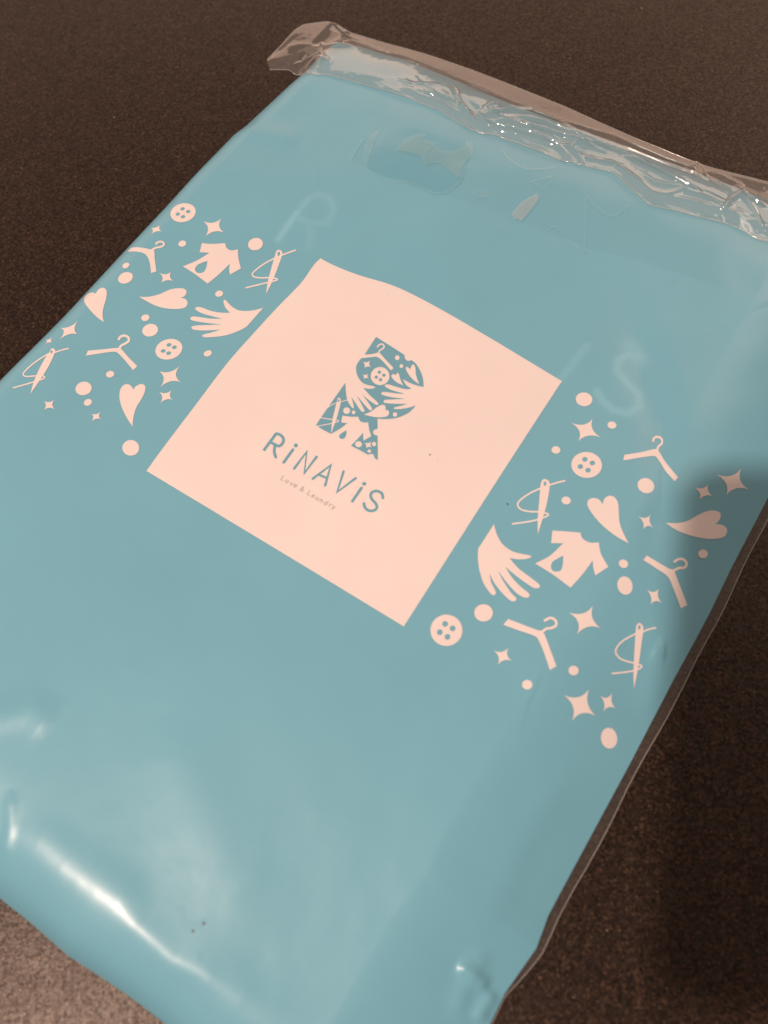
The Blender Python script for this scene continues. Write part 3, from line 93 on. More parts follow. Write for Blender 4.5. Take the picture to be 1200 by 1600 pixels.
["printed_heart","cream",1,[[12170,2697,12227,2732,12309,2780,12403,2837,12495,2897,12573,2957,12636,3013,12692,3070,12743,3129,12791,3193,12839,3264,12885,3344,12928,3431,12970,3521,13012,3611,13056,3696,13103,3779,13151,3862,13200,3941,13250,4015,13300,4080,13351,4138,13403,4190,13455,4236,13507,4274,13556,4304,13605,4328,13654,4345,13701,4354,13743,4353,13777,4342,13803,4317,13823,4280,13837,4233,13846,4183,13850,4132,13847,4076,13837,4011,13824,3946,13811,3889,13802,3850,13831,3873,13872,3906,13920,3943,13971,3976,14019,3999,14067,4012,14120,4020,14172,4022,14218,4015,14256,3999,14285,3970,14309,3929,14326,3881,14334,3830,14334,3779,14325,3730,14309,3680,14284,3628,14248,3572,14200,3512,14138,3444,14063,3370,13978,3294,13886,3220,13789,3149,13684,3081,13568,3014,13448,2948,13327,2885,13209,2829,13094,2780,12980,2739,12867,2706,12757,2682,12651,2668,12543,2665,12431,2671,12325,2681,12235,2691]],[],[]],
["printed_shirt","cream",1,[[-11237,4103,-11186,4123,-11114,4150,-11028,4183,-10936,4224,-10841,4273,-10735,4339,-10613,4422,-10490,4508,-10384,4585,-10310,4637,-10285,4613,-10250,4579,-10208,4540,-10165,4504,-10123,4476,-10080,4457,-10035,4443,-9990,4434,-9946,4429,-9905,4430,-9868,4436,-9833,4449,-9800,4466,-9768,4486,-9737,4509,-9706,4537,-9673,4573,-9643,4609,-9617,4641,-9599,4663,-9563,4616,-9514,4550,-9455,4473,-9388,4390,-9315,4309,-9226,4221,-9120,4122,-9012,4026,-8919,3942,-8853,3884,-9075,3364,-9103,3392,-9144,3431,-9191,3477,-9237,3526,-9278,3574,-9315,3626,-9352,3686,-9386,3745,-9415,3796,-9436,3831,-9445,3736,-9459,3601,-9475,3445,-9494,3284,-9514,3135,-9540,2988,-9570,2832,-9601,2681,-9628,2553,-9646,2462,-9755,2478,-9909,2502,-10088,2529,-10272,2554,-10439,2574,-10602,2588,-10773,2599,-10937,2607,-11077,2614,-11177,2619,-11130,2698,-11063,2808,-10985,2938,-10907,3073,-10840,3202,-10782,3337,-10726,3485,-10675,3630,-10632,3755,-10601,3843,-11013,3635]],[[-10402,3430,-10378,3392,-10344,3337,-10306,3274,-10269,3210,-10241,3150,-10220,3094,-10201,3037,-10187,2981,-10179,2929,-10180,2883,-10190,2844,-10210,2810,-10235,2781,-10263,2756,-10292,2735,-10322,2717,-10355,2703,-10390,2693,-10425,2690,-10460,2693,-10496,2706,-10534,2726,-10571,2752,-10603,2782,-10628,2815,-10644,2851,-10655,2892,-10660,2936,-10660,2981,-10655,3024,-10643,3068,-10624,3112,-10600,3156,-10575,3199,-10549,3241,-10520,3284,-10486,3328,-10452,3369,-10422,3405]],[]],
["printed_shirt","cream",1,[[8755,59,8816,94,8904,143,9005,200,9111,259,9210,314,9309,366,9417,422,9521,475,9610,520,9673,552,9694,528,9721,494,9755,455,9794,420,9836,396,9885,383,9942,377,10002,376,10059,379,10108,384,10147,394,10180,407,10209,424,10236,443,10266,462,10299,485,10333,511,10367,538,10396,562,10416,578,10449,530,10493,462,10548,384,10611,303,10680,230,10768,160,10873,87,10981,18,11075,-38,11141,-78,10895,-624,10868,-595,10831,-554,10787,-505,10743,-454,10704,-406,10669,-356,10634,-301,10602,-247,10574,-200,10554,-167,10546,-258,10534,-385,10520,-533,10503,-687,10484,-831,10460,-977,10431,-1135,10401,-1288,10374,-1420,10356,-1513,10256,-1498,10116,-1478,9952,-1455,9779,-1434,9617,-1418,9450,-1408,9269,-1402,9092,-1399,8939,-1397,8832,-1396,8876,-1325,8939,-1226,9012,-1108,9083,-982,9142,-856,9190,-716,9233,-556,9271,-396,9302,-258,9325,-160,8949,-394]],[[9554,-570,9572,-606,9600,-658,9630,-718,9660,-779,9684,-835,9704,-887,9722,-940,9737,-991,9748,-1039,9751,-1081,9746,-1117,9735,-1149,9719,-1176,9698,-1201,9675,-1222,9648,-1243,9616,-1263,9581,-1279,9546,-1289,9513,-1290,9482,-1280,9450,-1262,9420,-1237,9393,-1209,9373,-1178,9358,-1144,9347,-1104,9341,-1063,9340,-1020,9344,-980,9355,-941,9372,-904,9394,-866,9417,-828,9439,-788,9463,-743,9489,-692,9515,-643,9538,-600]],[]],
["printed_hand","cream",1,[[-6722,2698,-6757,2654,-6805,2592,-6863,2520,-6924,2448,-6986,2385,-7049,2328,-7117,2274,-7187,2222,-7257,2175,-7324,2135,-7387,2101,-7447,2073,-7507,2050,-7568,2033,-7634,2021,-7704,2016,-7777,2016,-7852,2023,-7929,2033,-8006,2046,-8090,2066,-8181,2095,-8270,2126,-8348,2151,-8406,2162,-8443,2159,-8465,2146,-8473,2125,-8467,2098,-8449,2067,-8412,2028,-8357,1979,-8292,1926,-8223,1877,-8157,1838,-8089,1808,-8014,1783,-7941,1764,-7877,1749,-7833,1737,-7869,1713,-7917,1678,-7976,1638,-8044,1596,-8118,1556,-8201,1518,-8295,1478,-8395,1439,-8496,1403,-8595,1373,-8695,1352,-8799,1338,-8902,1327,-8995,1316,-9074,1301,-9136,1283,-9187,1262,-9227,1241,-9257,1219,-9277,1196,-9288,1173,-9291,1147,-9283,1122,-9263,1100,-9231,1083,-9182,1071,-9119,1063,-9046,1059,-8967,1060,-8886,1065,-8803,1077,-8715,1095,-8622,1117,-8528,1141,-8432,1166,-8328,1193,-8212,1226,-8099,1258,-8001,1286,-7932,1305,-7989,1269,-8068,1218,-8160,1159,-8256,1101,-8344,1052,-8425,1013,-8507,978,-8588,946,-8667,915,-8742,884,-8816,853,-8891,823,-8961,794,-9022,766,-9070,738,-9102,710,-9123,681,-9134,654,-9136,628,-9132,606,-9123,586,-9107,565,-9082,548,-9047,539,-8999,540,-8934,555,-8852,582,-8762,615,-8670,650,-8583,684,-8503,715,-8424,747,-8346,781,-8267,815,-8186,852,-8097,895,-7998,944,-7902,992,-7820,1034,-7762,1063,-7812,1027,-7882,976,-7964,917,-8053,853,-8139,792,-8230,730,-8329,663,-8429,596,-8520,533,-8596,478,-8655,432,-8703,392,-8741,357,-8769,326,-8787,297,-8795,271,-8790,247,-8778,227,-8759,212,-8737,201,-8714,195,-8688,192,-8655,194,-8616,203,-8567,220,-8508,244,-8440,276,-8365,314,-8282,360,-8192,414,-8085,485,-7960,573,-7833,665,-7722,745,-7645,801,-7679,754,-7728,688,-7784,612,-7840,537,-7888,474,-7931,423,-7973,376,-8011,335,-8045,297,-8073,263,-8094,231,-8111,204,-8122,180,-8126,160,-8121,146,-8107,133,-8086,123,-8057,119,-8020,123,-7974,138,-7919,167,-7854,207,-7782,255,-7707,310,-7631,369,-7551,433,-7466,504,-7379,580,-7296,659,-7220,738,-7153,819,-7090,903,-7032,989,-6978,1073,-6930,1154,-6884,1236,-6843,1321,-6806,1402,-6776,1470,-6754,1519,-6753,1571,-6751,1642,-6748,1729,-6745,1830,-6742,1942,-6738,2084,-6733,2256,-6729,2433,-6725,2589]],[],[]],
["printed_hand","cream",1,[[6792,-876,6830,-916,6884,-973,6947,-1039,7015,-1105,7082,-1163,7149,-1213,7219,-1263,7292,-1308,7368,-1348,7446,-1380,7531,-1404,7621,-1421,7713,-1432,7802,-1437,7885,-1436,7962,-1426,8035,-1408,8105,-1386,8172,-1361,8236,-1339,8299,-1317,8362,-1293,8421,-1269,8473,-1249,8514,-1236,8545,-1230,8566,-1228,8580,-1232,8586,-1241,8586,-1256,8579,-1279,8566,-1308,8545,-1343,8517,-1380,8481,-1417,8434,-1456,8376,-1499,8313,-1542,8249,-1582,8190,-1616,8133,-1643,8074,-1668,8018,-1688,7971,-1704,7937,-1716,8000,-1740,8087,-1775,8190,-1814,8300,-1852,8408,-1882,8520,-1903,8641,-1919,8764,-1931,8880,-1942,8983,-1954,9073,-1965,9155,-1975,9228,-1985,9291,-1997,9340,-2011,9374,-2028,9395,-2048,9406,-2069,9407,-2091,9403,-2113,9391,-2136,9371,-2161,9343,-2186,9308,-2207,9265,-2222,9214,-2231,9155,-2235,9089,-2235,9015,-2232,8936,-2227,8847,-2221,8747,-2211,8643,-2199,8538,-2185,8438,-2171,8337,-2154,8230,-2135,8129,-2115,8042,-2098,7980,-2086,8034,-2118,8109,-2164,8198,-2216,8292,-2268,8384,-2311,8478,-2346,8578,-2378,8679,-2406,8776,-2430,8863,-2451,8941,-2466,9014,-2475,9080,-2482,9137,-2490,9183,-2503,9216,-2521,9239,-2542,9252,-2565,9257,-2589,9256,-2612,9250,-2636,9236,-2661,9215,-2686,9186,-2708,9147,-2723,9099,-2734,9040,-2741,8974,-2744,8900,-2741,8822,-2731,8736,-2713,8642,-2688,8543,-2657,8442,-2623,8341,-2586,8233,-2542,8116,-2489,8001,-2436,7903,-2389,7833,-2356,7870,-2383,7920,-2420,7980,-2464,8049,-2511,8124,-2558,8211,-2608,8312,-2664,8417,-2719,8517,-2770,8603,-2811,8676,-2839,8742,-2858,8800,-2872,8848,-2885,8885,-2901,8910,-2923,8924,-2945,8928,-2968,8924,-2990,8914,-3010,8899,-3031,8877,-3052,8848,-3072,8810,-3085,8762,-3090,8701,-3085,8629,-3072,8548,-3053,8465,-3030,8381,-3005,8296,-2976,8206,-2944,8115,-2908,8028,-2870,7947,-2832,7872,-2790,7797,-2742,7730,-2695,7673,-2654,7631,-2625,7657,-2659,7693,-2706,7735,-2762,7783,-2818,7834,-2868,7894,-2914,7965,-2960,8036,-3005,8100,-3046,8146,-3082,8172,-3112,8184,-3139,8186,-3161,8181,-3181,8173,-3198,8164,-3217,8151,-3235,8131,-3250,8101,-3256,8057,-3251,7993,-3232,7912,-3201,7821,-3162,7731,-3118,7649,-3071,7575,-3020,7505,-2964,7437,-2904,7371,-2840,7305,-2773,7239,-2702,7173,-2627,7109,-2548,7048,-2469,6992,-2392,6939,-2310,6889,-2223,6843,-2139,6805,-2066,6777,-2015]],[],[]],
["label_panel","cream",1,[[-6040,6108,-5946,6102,-5818,6093,-5662,6084,-5484,6078,-5290,6079,-5078,6087,-4844,6100,-4594,6120,-4333,6148,-4065,6183,-3781,6233,-3477,6293,-3166,6355,-2861,6414,-2574,6460,-2314,6490,-2070,6508,-1829,6517,-1578,6520,-1301,6519,-998,6511,-680,6497,-349,6481,-6,6463,349,6443,721,6422,1110,6398,1508,6370,1908,6341,2301,6309,2688,6278,3074,6246,3458,6213,3838,6179,4212,6145,4608,6109,5027,6071,5427,6033,5768,5998,6008,5972,6007,5930,6005,5917,6003,5837,6002,5599,6002,5112,6005,4330,6007,3337,6007,2220,6006,1055,6005,-85,6004,-1325,6005,-2703,6009,-4044,6018,-5188,6024,-5974,5281,-5983,4215,-5995,2940,-6005,1588,-6016,303,-6030,-1009,-6046,-2444,-6067,-3852,-6092,-5079,-6115,-5954,-6134,-5964,-5995,-5977,-5808,-5994,-5576,-6012,-5301,-6032,-4987,-6055,-4615,-6079,-4184,-6103,-3716,-6129,-3235,-6158,-2765,-6191,-2298,-6229,-1820,-6269,-1338,-6300,-866,-6321,-417,-6326,9,-6321,418,-6308,811,-6293,1190,-6278,1556,-6263,1905,-6246,2236,-6228,2554,-6208,2862,-6186,3166,-6159,3467,-6126,3761,-6093,4046,-6065,4317,-6047,4572,-6046,4817,-6059,5052,-6077,5272,-6093,5470,-6099,5640,-6094,5780,-6081,5893,-6065,5984,-6050,6054]],[],[]],
["emblem_print","teal",2,[[-1631,3882,-1492,3869,-1293,3850,-1071,3828,-863,3808,-658,3788,-442,3767,-250,3747,-117,3732,-108,3716,-96,3692,-80,3665,-58,3640,-28,3615,7,3588,45,3565,81,3551,114,3547,148,3551,179,3560,205,3573,224,3591,239,3616,250,3640,258,3656,306,3650,374,3640,453,3624,535,3594,622,3548,718,3489,813,3425,898,3362,972,3303,1038,3245,1101,3183,1163,3115,1231,3031,1300,2936,1362,2848,1404,2788,1350,2770,1272,2744,1183,2718,1099,2697,1020,2684,940,2675,860,2669,780,2665,695,2665,605,2669,525,2674,469,2677,515,2642,581,2592,656,2540,730,2501,809,2480,896,2468,975,2462,1029,2457,991,2427,936,2384,870,2338,797,2300,712,2272,614,2248,514,2228,422,2209,337,2193,254,2179,179,2166,119,2150,76,2131,47,2109,28,2087,17,2067,12,2045,13,2024,27,2005,61,1990,117,1980,191,1973,281,1972,384,1981,518,2007,677,2046,826,2085,929,2112,882,2084,816,2045,736,1999,648,1955,542,1909,418,1860,299,1814,208,1774,154,1745,123,1722,108,1703,101,1682,95,1655,97,1626,115,1603,158,1594,235,1603,338,1624,454,1655,571,1693,699,1745,842,1810,972,1871,1062,1914,1017,1881,953,1835,877,1781,797,1724,703,1660,595,1589,494,1521,421,1467,386,1432,375,1409,379,1392,388,1376,394,1354,406,1332,431,1319,477,1324,554,1353,655,1400,765,1457,870,1514,979,1577,1095,1648,1199,1712,1271,1757,1239,1718,1193,1662,1142,1601,1095,1545,1050,1496,1004,1449,963,1405,933,1369,916,1340,909,1317,911,1301,921,1292,940,1289,967,1292,1004,1304,1050,1329,1111,1370,1184,1423,1261,1485,1335,1551,1410,1630,1488,1721,1557,1805,1605,1863,1599,1794,1591,1696,1577,1588,1555,1491,1524,1406,1484,1324,1440,1246,1393,1173,1346,1105,1297,1042,1244,983,1187,926,1126,872,1060,820,992,771,922,725,841,678,753,632,672,593,617,565,873,182,855,166,830,144,804,117,788,89,782,58,781,23,787,-11,799,-39,820,-61,849,-80,881,-94,913,-102,947,-101,984,-93,1018,-82,1041,-75,1634,-963,1474,-957,1461,-940,1444,-915,1423,-890,1400,-872,1374,-860,1345,-851,1316,-849,1287,-856,1257,-877,1227,-911,1199,-944,1180,-967,1110,-968,1010,-968,896,-968,789,-970,679,-974,563,-979,459,-985,386,-988,397,-925,413,-835,430,-733,444,-636,457,-538,469,-434,479,-340,485,-275,687,-561,847,-223,807,-190,749,-143,683,-87,622,-29,560,39,495,117,437,188,397,238,378,221,352,197,322,172,289,151,252,136,211,122,169,113,131,110,97,115,64,127,34,142,6,159,-20,179,-45,204,-67,227,-81,243,-128,214,-194,172,-270,126,-347,84,-431,46,-525,9,-611,-24,-670,-46,-529,-336,-299,-234,-321,-306,-352,-408,-389,-521,-427,-623,-472,-719,-522,-816,-569,-902,-601,-961,-660,-963,-745,-966,-843,-968,-939,-969,-1042,-967,-1156,-963,-1260,-958,-1332,-955,-1337,-893,-1345,-804,-1354,-699,-1361,-587,-1365,-471,-1369,-345,-1373,-208,-1378,-62,-1384,98,-1392,271,-1401,450,-1409,625,-1418,811,-1427,1005,-1435,1179,-1440,1301,-1406,1251,-1356,1181,-1297,1099,-1233,1017,-1161,929,-1081,834,-997,743,-918,666,-838,607,-757,559,-683,520,-621,490,-577,468,-544,456,-520,450,-500,449,-482,451,-467,458,-460,471,-466,491,-487,521,-520,560,-560,603,-600,643,-641,683,-685,724,-728,762,-764,793,-793,817,-816,835,-834,849,-846,858,-807,840,-750,814,-682,782,-606,745,-515,699,-410,643,-308,590,-225,551,-170,527,-131,514,-101,509,-74,510,-45,518,-19,533,-2,554,0,575,-13,597,-40,621,-78,648,-126,681,-187,721,-261,767,-340,815,-415,860,-490,907,-567,955,-636,998,-684,1028,-628,1005,-549,974,-459,938,-368,903,-273,866,-170,826,-73,789,7,761,64,743,105,732,137,728,164,730,188,740,206,759,216,781,215,802,204,822,184,841,152,864,106,891,42,926,-39,965,-128,1008,-217,1050,-316,1097,-424,1148,-523,1194,-592,1226,-542,1208,-472,1181,-388,1152,-300,1129,-200,1110,-86,1093,24,1080,112,1070,171,1066,212,1065,240,1068,263,1076,282,1090,294,1110,296,1133,286,1153,266,1171,235,1188,192,1205,134,1225,57,1246,-37,1268,-139,1292,-241,1321,-354,1360,-478,1408,-591,1452,-669,1483,-630,1494,-573,1509,-512,1528,-457,1551,-409,1580,-362,1614,-321,1649,-291,1679,-271,1704,-260,1727,-259,1746,-268,1758,-287,1764,-316,1764,-355,1760,-401,1751,-458,1734,-524,1710,-595,1688,-665,1675,-732,1671,-798,1673,-866,1683,-937,1703,-1014,1735,-1095,1777,-1175,1827,-1249,1884,-1320,1950,-1389,2025,-1451,2103,-1498,2177,-1528,2245,-1545,2311,-1553,2375,-1560,2439,-1563,2509,-1562,2582,-1558,2646,-1556,2691,-1548,2901],[-150,-520,-136,-540,-116,-568,-93,-602,-72,-636,-56,-669,-44,-701,-35,-735,-29,-769,-26,-801,-28,-829,-35,-854,-47,-878,-62,-898,-79,-915,-98,-927,-119,-934,-143,-937,-168,-935,-192,-930,-212,-923,-228,-912,-241,-897,-253,-879,-260,-859,-264,-836,-264,-810,-259,-781,-251,-750,-241,-717,-230,-685,-216,-651,-197,-612,-178,-575,-161,-543]],[[-1739,2754,-1679,2796,-1592,2857,-1494,2926,-1401,2995,-1327,3051,-1277,3097,-1240,3138,-1211,3175,-1185,3206,-1158,3231,-1136,3252,-1122,3268,-1107,3278,-1083,3280,-1039,3273,-971,3253,-884,3220,-787,3180,-689,3139,-597,3104,-506,3071,-409,3038,-317,3007,-238,2980,-183,2962,-175,2946,-164,2923,-153,2896,-144,2871,-142,2850,-149,2834,-162,2820,-178,2807,-193,2797,-203,2790,-276,2820,-380,2863,-499,2912,-616,2959,-715,2993,-795,3018,-865,3037,-929,3050,-987,3056,-1041,3053,-1085,3041,-1119,3021,-1151,2994,-1188,2959,-1238,2917,-1311,2859,-1401,2787,-1495,2711,-1577,2644,-1634,2598],[-1034,3220,-1044,3243,-1058,3274,-1072,3308,-1082,3341,-1086,3365,-1082,3387,-1070,3415,-1054,3445,-1039,3479,-1028,3514,-1024,3548,-1023,3581,-1026,3616,-1035,3650,-1055,3685,-1086,3710,-1120,3728,-1155,3739,-1191,3744,-1224,3743,-1254,3732,-1280,3715,-1302,3693,-1320,3669,-1334,3642,-1343,3609,-1346,3574,-1346,3541,-1345,3513,-1345,3495,-1338,3471,-1319,3453,-1296,3449,-1277,3459,-1270,3481,-1270,3500,-1271,3527,-1271,3556,-1268,3582,-1263,3601,-1254,3617,-1242,3635,-1227,3650,-1212,3660,-1199,3665,-1182,3665,-1159,3662,-1135,3654,-1116,3645,-1108,3638,-1104,3632,-1100,3616,-1098,3594,-1099,3568,-1102,3543,-1109,3519,-1123,3491,-1139,3459,-1154,3422,-1161,3381,-1155,3336,-1141,3293,-1125,3253,-1111,3222,-1102,3200,-1086,3180,-1063,3171,-1042,3177,-1031,3196],[-1188,2773,-1175,2701,-1151,2639,-1116,2587,-1071,2546,-1014,2516,-947,2497,-1013,2488,-1069,2469,-1113,2439,-1146,2400,-1167,2349,-1177,2289,-1197,2353,-1226,2408,-1266,2456,-1317,2496,-1378,2528,-1449,2552,-1379,2556,-1319,2574,-1270,2604,-1231,2647,-1204,2704],[-891,2193,-884,2137,-870,2089,-848,2049,-818,2017,-780,1993,-734,1977,-780,1971,-820,1956,-851,1933,-876,1901,-892,1861,-902,1811,-913,1862,-931,1905,-958,1941,-991,1970,-1033,1991,-1082,2005,-1032,2013,-990,2031,-954,2058,-926,2094,-905,2139],[-70,2518,-32,2449,-6,2376,9,2301,11,2227,0,2156,-23,2090,-57,2031,-102,1981,-156,1941,-218,1912,-285,1895,-356,1891,-428,1900,-499,1921,-568,1955,-632,1999,-689,2053,-737,2115,-775,2183,-803,2256,-818,2330,-820,2405,-810,2477,-787,2544,-753,2604,-708,2656,-654,2697,-592,2726,-524,2743,-453,2747,-380,2738,-308,2715,-239,2681,-175,2636,-118,2581],[-214,3509,-204,3490,-196,3471,-192,3450,-192,3430,-194,3411,-200,3394,-209,3378,-220,3364,-234,3354,-250,3346,-268,3342,-286,3342,-305,3344,-324,3351,-342,3360,-359,3373,-374,3388,-387,3405,-397,3424,-405,3443,-409,3463,-409,3483,-407,3502,-401,3520,-392,3536,-381,3549,-367,3560,-351,3568,-333,3572,-314,3572,-295,3569,-277,3563,-258,3554,-242,3541,-227,3526],[139,3233,147,3219,152,3203,155,3187,156,3172,154,3156,150,3142,143,3130,134,3119,123,3111,110,3105,97,3102,82,3101,67,3104,53,3108,38,3116,25,3126,13,3138,3,3151,-5,3166,-11,3181,-14,3197,-14,3213,-13,3228,-8,3242,-1,3255,8,3265,19,3273,31,3279,45,3283,60,3283,75,3281,89,3276,104,3269,117,3259,129,3247],[473,3247,464,3275,449,3314,433,3359,421,3402,416,3437,419,3464,426,3488,438,3508,455,3520,474,3522,499,3514,527,3497,560,3473,594,3441,629,3405,663,3362,696,3311,732,3255,773,3195,824,3135,891,3068,974,2992,1058,2917,1133,2852,1184,2807,1143,2812,1084,2818,1016,2827,944,2840,876,2856,809,2878,739,2905,668,2935,600,2967,536,3001,474,3038,412,3080,354,3123,307,3163,275,3196,262,3223,264,3247,277,3266,296,3280,316,3288,343,3288,379,3279,416,3267,450,3255],[121,2696,117,2714,111,2741,105,2771,102,2797,106,2815,118,2824,134,2829,155,2829,179,2822,205,2808,231,2785,260,2755,291,2718,327,2679,370,2639,425,2594,492,2542,560,2491,620,2446,662,2415,620,2413,560,2408,491,2404,421,2403,357,2407,299,2416,241,2430,184,2446,134,2464,90,2482,55,2501,26,2520,3,2541,-14,2562,-25,2583,-29,2605,-26,2629,-18,2652,-6,2672,8,2686,27,2695,53,2698,80,2697,104,2696],[47,430,73,470,109,525,151,590,190,656,222,716,243,770,259,823,271,875,284,925,300,972,320,1019,341,1066,364,1110,387,1148,412,1179,438,1202,466,1220,494,1231,523,1234,552,1228,583,1206,616,1169,649,1128,676,1090,696,1064,710,1071,730,1083,754,1095,778,1102,801,1100,823,1088,846,1069,869,1044,887,1017,898,988,903,958,904,925,899,890,886,854,862,817,824,778,772,736,714,693,652,654,594,619,536,589,477,564,417,541,359,521,302,502,245,483,185,467,129,452,81,439],[1194,1134,1202,1118,1208,1101,1211,1083,1212,1066,1209,1049,1203,1034,1195,1020,1184,1008,1171,998,1157,991,1141,987,1124,986,1108,988,1091,993,1075,1001,1060,1011,1047,1024,1036,1038,1027,1054,1021,1071,1018,1089,1018,1106,1021,1123,1026,1139,1034,1153,1045,1165,1058,1175,1072,1182,1088,1186,1105,1187,1122,1185,1139,1180,1155,1172,1170,1161,1183,1149],[-521,305,-508,281,-499,256,-494,230,-494,205,-499,180,-508,156,-521,135,-538,117,-559,102,-582,91,-606,85,-633,82,-659,85,-685,91,-710,102,-733,117,-754,135,-771,156,-784,180,-793,205,-798,231,-798,257,-794,282,-784,305,-771,326,-754,345,-734,360,-711,371,-686,377,-659,379,-633,377,-606,370,-581,359,-558,344,-538,326],[-295,349,-288,336,-282,321,-279,307,-279,292,-281,278,-285,265,-292,253,-301,243,-312,235,-324,230,-338,226,-352,225,-366,227,-381,231,-395,238,-407,247,-419,257,-428,269,-436,283,-442,297,-445,312,-445,326,-443,340,-438,354,-432,365,-423,375,-412,383,-400,389,-386,393,-372,393,-357,392,-343,387,-329,381,-316,372,-305,361],[725,-709,736,-730,743,-752,746,-775,745,-798,740,-820,731,-842,717,-861,701,-878,682,-892,660,-902,637,-909,613,-912,589,-910,565,-905,542,-896,522,-884,504,-868,489,-850,478,-830,471,-808,468,-785,469,-762,475,-739,484,-718,497,-699,514,-682,533,-668,555,-657,578,-651,602,-648,626,-649,650,-654,672,-663,692,-675,710,-691],[1199,-409,1207,-424,1213,-439,1215,-455,1216,-471,1213,-487,1208,-501,1200,-514,1190,-525,1178,-534,1165,-541,1150,-545,1135,-546,1119,-545,1104,-541,1089,-534,1075,-524,1063,-513,1053,-500,1045,-485,1040,-470,1037,-454,1036,-438,1039,-422,1044,-408,1052,-395,1062,-384,1074,-375,1087,-368,1102,-364,1117,-363,1133,-364,1148,-369,1163,-375,1177,-385,1189,-396],[1197,-774,1203,-785,1207,-797,1208,-809,1207,-822,1205,-834,1199,-846,1192,-857,1183,-866,1173,-874,1161,-880,1148,-884,1135,-886,1122,-885,1109,-883,1097,-878,1086,-871,1076,-863,1068,-853,1062,-842,1058,-830,1057,-817,1058,-805,1061,-792,1066,-781,1073,-770,1082,-760,1093,-753,1104,-747,1117,-743,1130,-741,1143,-741,1156,-744,1168,-749,1179,-755,1189,-764],[994,-391,992,-452,1001,-504,1021,-547,1052,-582,1095,-608,1148,-626,1092,-632,1047,-647,1010,-671,983,-704,966,-746,958,-796,942,-745,918,-702,886,-667,846,-641,797,-624,741,-614,799,-600,851,-576,897,-544,936,-502,968,-451],[-595,-971,-631,-910,-683,-824,-743,-723,-804,-615,-859,-511,-909,-405,-959,-293,-1008,-178,-1054,-67,-1096,34,-1135,128,-1171,217,-1204,300,-1232,372,-1256,431,-1273,471,-1284,496,-1291,511,-1295,522,-1296,535,-1294,550,-1289,564,-1280,575,-1269,583,-1256,587,-1239,587,-1219,583,-1197,576,-1174,564,-1153,548,-1134,531,-1117,512,-1099,487,-1080,454,-1056,407,-1028,346,-995,271,-961,188,-927,101,-894,15,-862,-71,-831,-159,-800,-250,-769,-343,-739,-440,-707,-550,-673,-673,-641,-794,-614,-898],[-894,698,-1103,467,-1107,457,-1103,444,-1094,435,-1082,433,-1071,438,-863,668,-859,679,-862,691,-872,700,-884,703],[-1200,360,-1216,341,-1239,315,-1266,283,-1293,246,-1318,204,-1341,156,-1364,101,-1386,42,-1405,-15,-1420,-68,-1428,-120,-1431,-171,-1431,-218,-1430,-258,-1430,-285,-1426,-297,-1416,-306,-1404,-308,-1394,-302,-1391,-291,-1391,-263,-1391,-224,-1391,-178,-1388,-130,-1381,-82,-1367,-32,-1349,24,-1327,81,-1304,135,-1282,181,-1259,220,-1233,256,-1207,287,-1184,312,-1168,331,-1164,342,-1168,354,-1178,363,-1190,365],[-1387,-602,-1354,-591,-1310,-577,-1256,-559,-1195,-538,-1131,-514,-1056,-485,-968,-449,-879,-412,-798,-380,-737,-358,-696,-346,-669,-340,-660,-339,-670,-329,-672,-333,-679,-350,-694,-376,-721,-410,-761,-455,-819,-514,-907,-599,-1024,-707,-1149,-820,-1260,-922,-1336,-992,-1342,-1003,-1339,-1017,-1329,-1027,-1315,-1030,-1303,-1025,-1228,-955,-1117,-854,-992,-740,-874,-632,-785,-547,-727,-487,-685,-440,-657,-404,-639,-374,-629,-349,-628,-322,-653,-297,-681,-296,-713,-303,-756,-316,-819,-338,-900,-371,-990,-408,-1077,-444,-1152,-473,-1216,-496,-1276,-517,-1329,-535,-1374,-549,-1407,-560,-1417,-568,-1419,-581,-1413,-594,-1400,-602]],[[-472,2497,-460,2470,-459,2442,-469,2416,-488,2398,-514,2389,-542,2392,-569,2405,-589,2427,-601,2454,-602,2482,-592,2508,-573,2526,-547,2535,-519,2533,-493,2519],[-230,2465,-218,2437,-217,2409,-227,2383,-246,2365,-272,2356,-300,2359,-326,2372,-347,2393,-359,2421,-360,2449,-350,2475,-330,2493,-305,2502,-277,2500,-251,2486],[-448,2221,-436,2194,-435,2166,-445,2141,-464,2123,-490,2114,-518,2116,-545,2129,-565,2151,-577,2178,-578,2206,-568,2231,-548,2250,-523,2258,-495,2256,-468,2243],[-225,2207,-213,2180,-213,2152,-222,2127,-242,2109,-267,2100,-295,2103,-321,2116,-342,2137,-353,2164,-354,2192,-344,2217,-325,2236,-299,2244,-271,2242,-245,2229],[-1160,466,-1151,437,-1152,414,-1164,401,-1182,403,-1203,419,-1220,445,-1229,473,-1228,497,-1217,510,-1198,507,-1177,491]]],
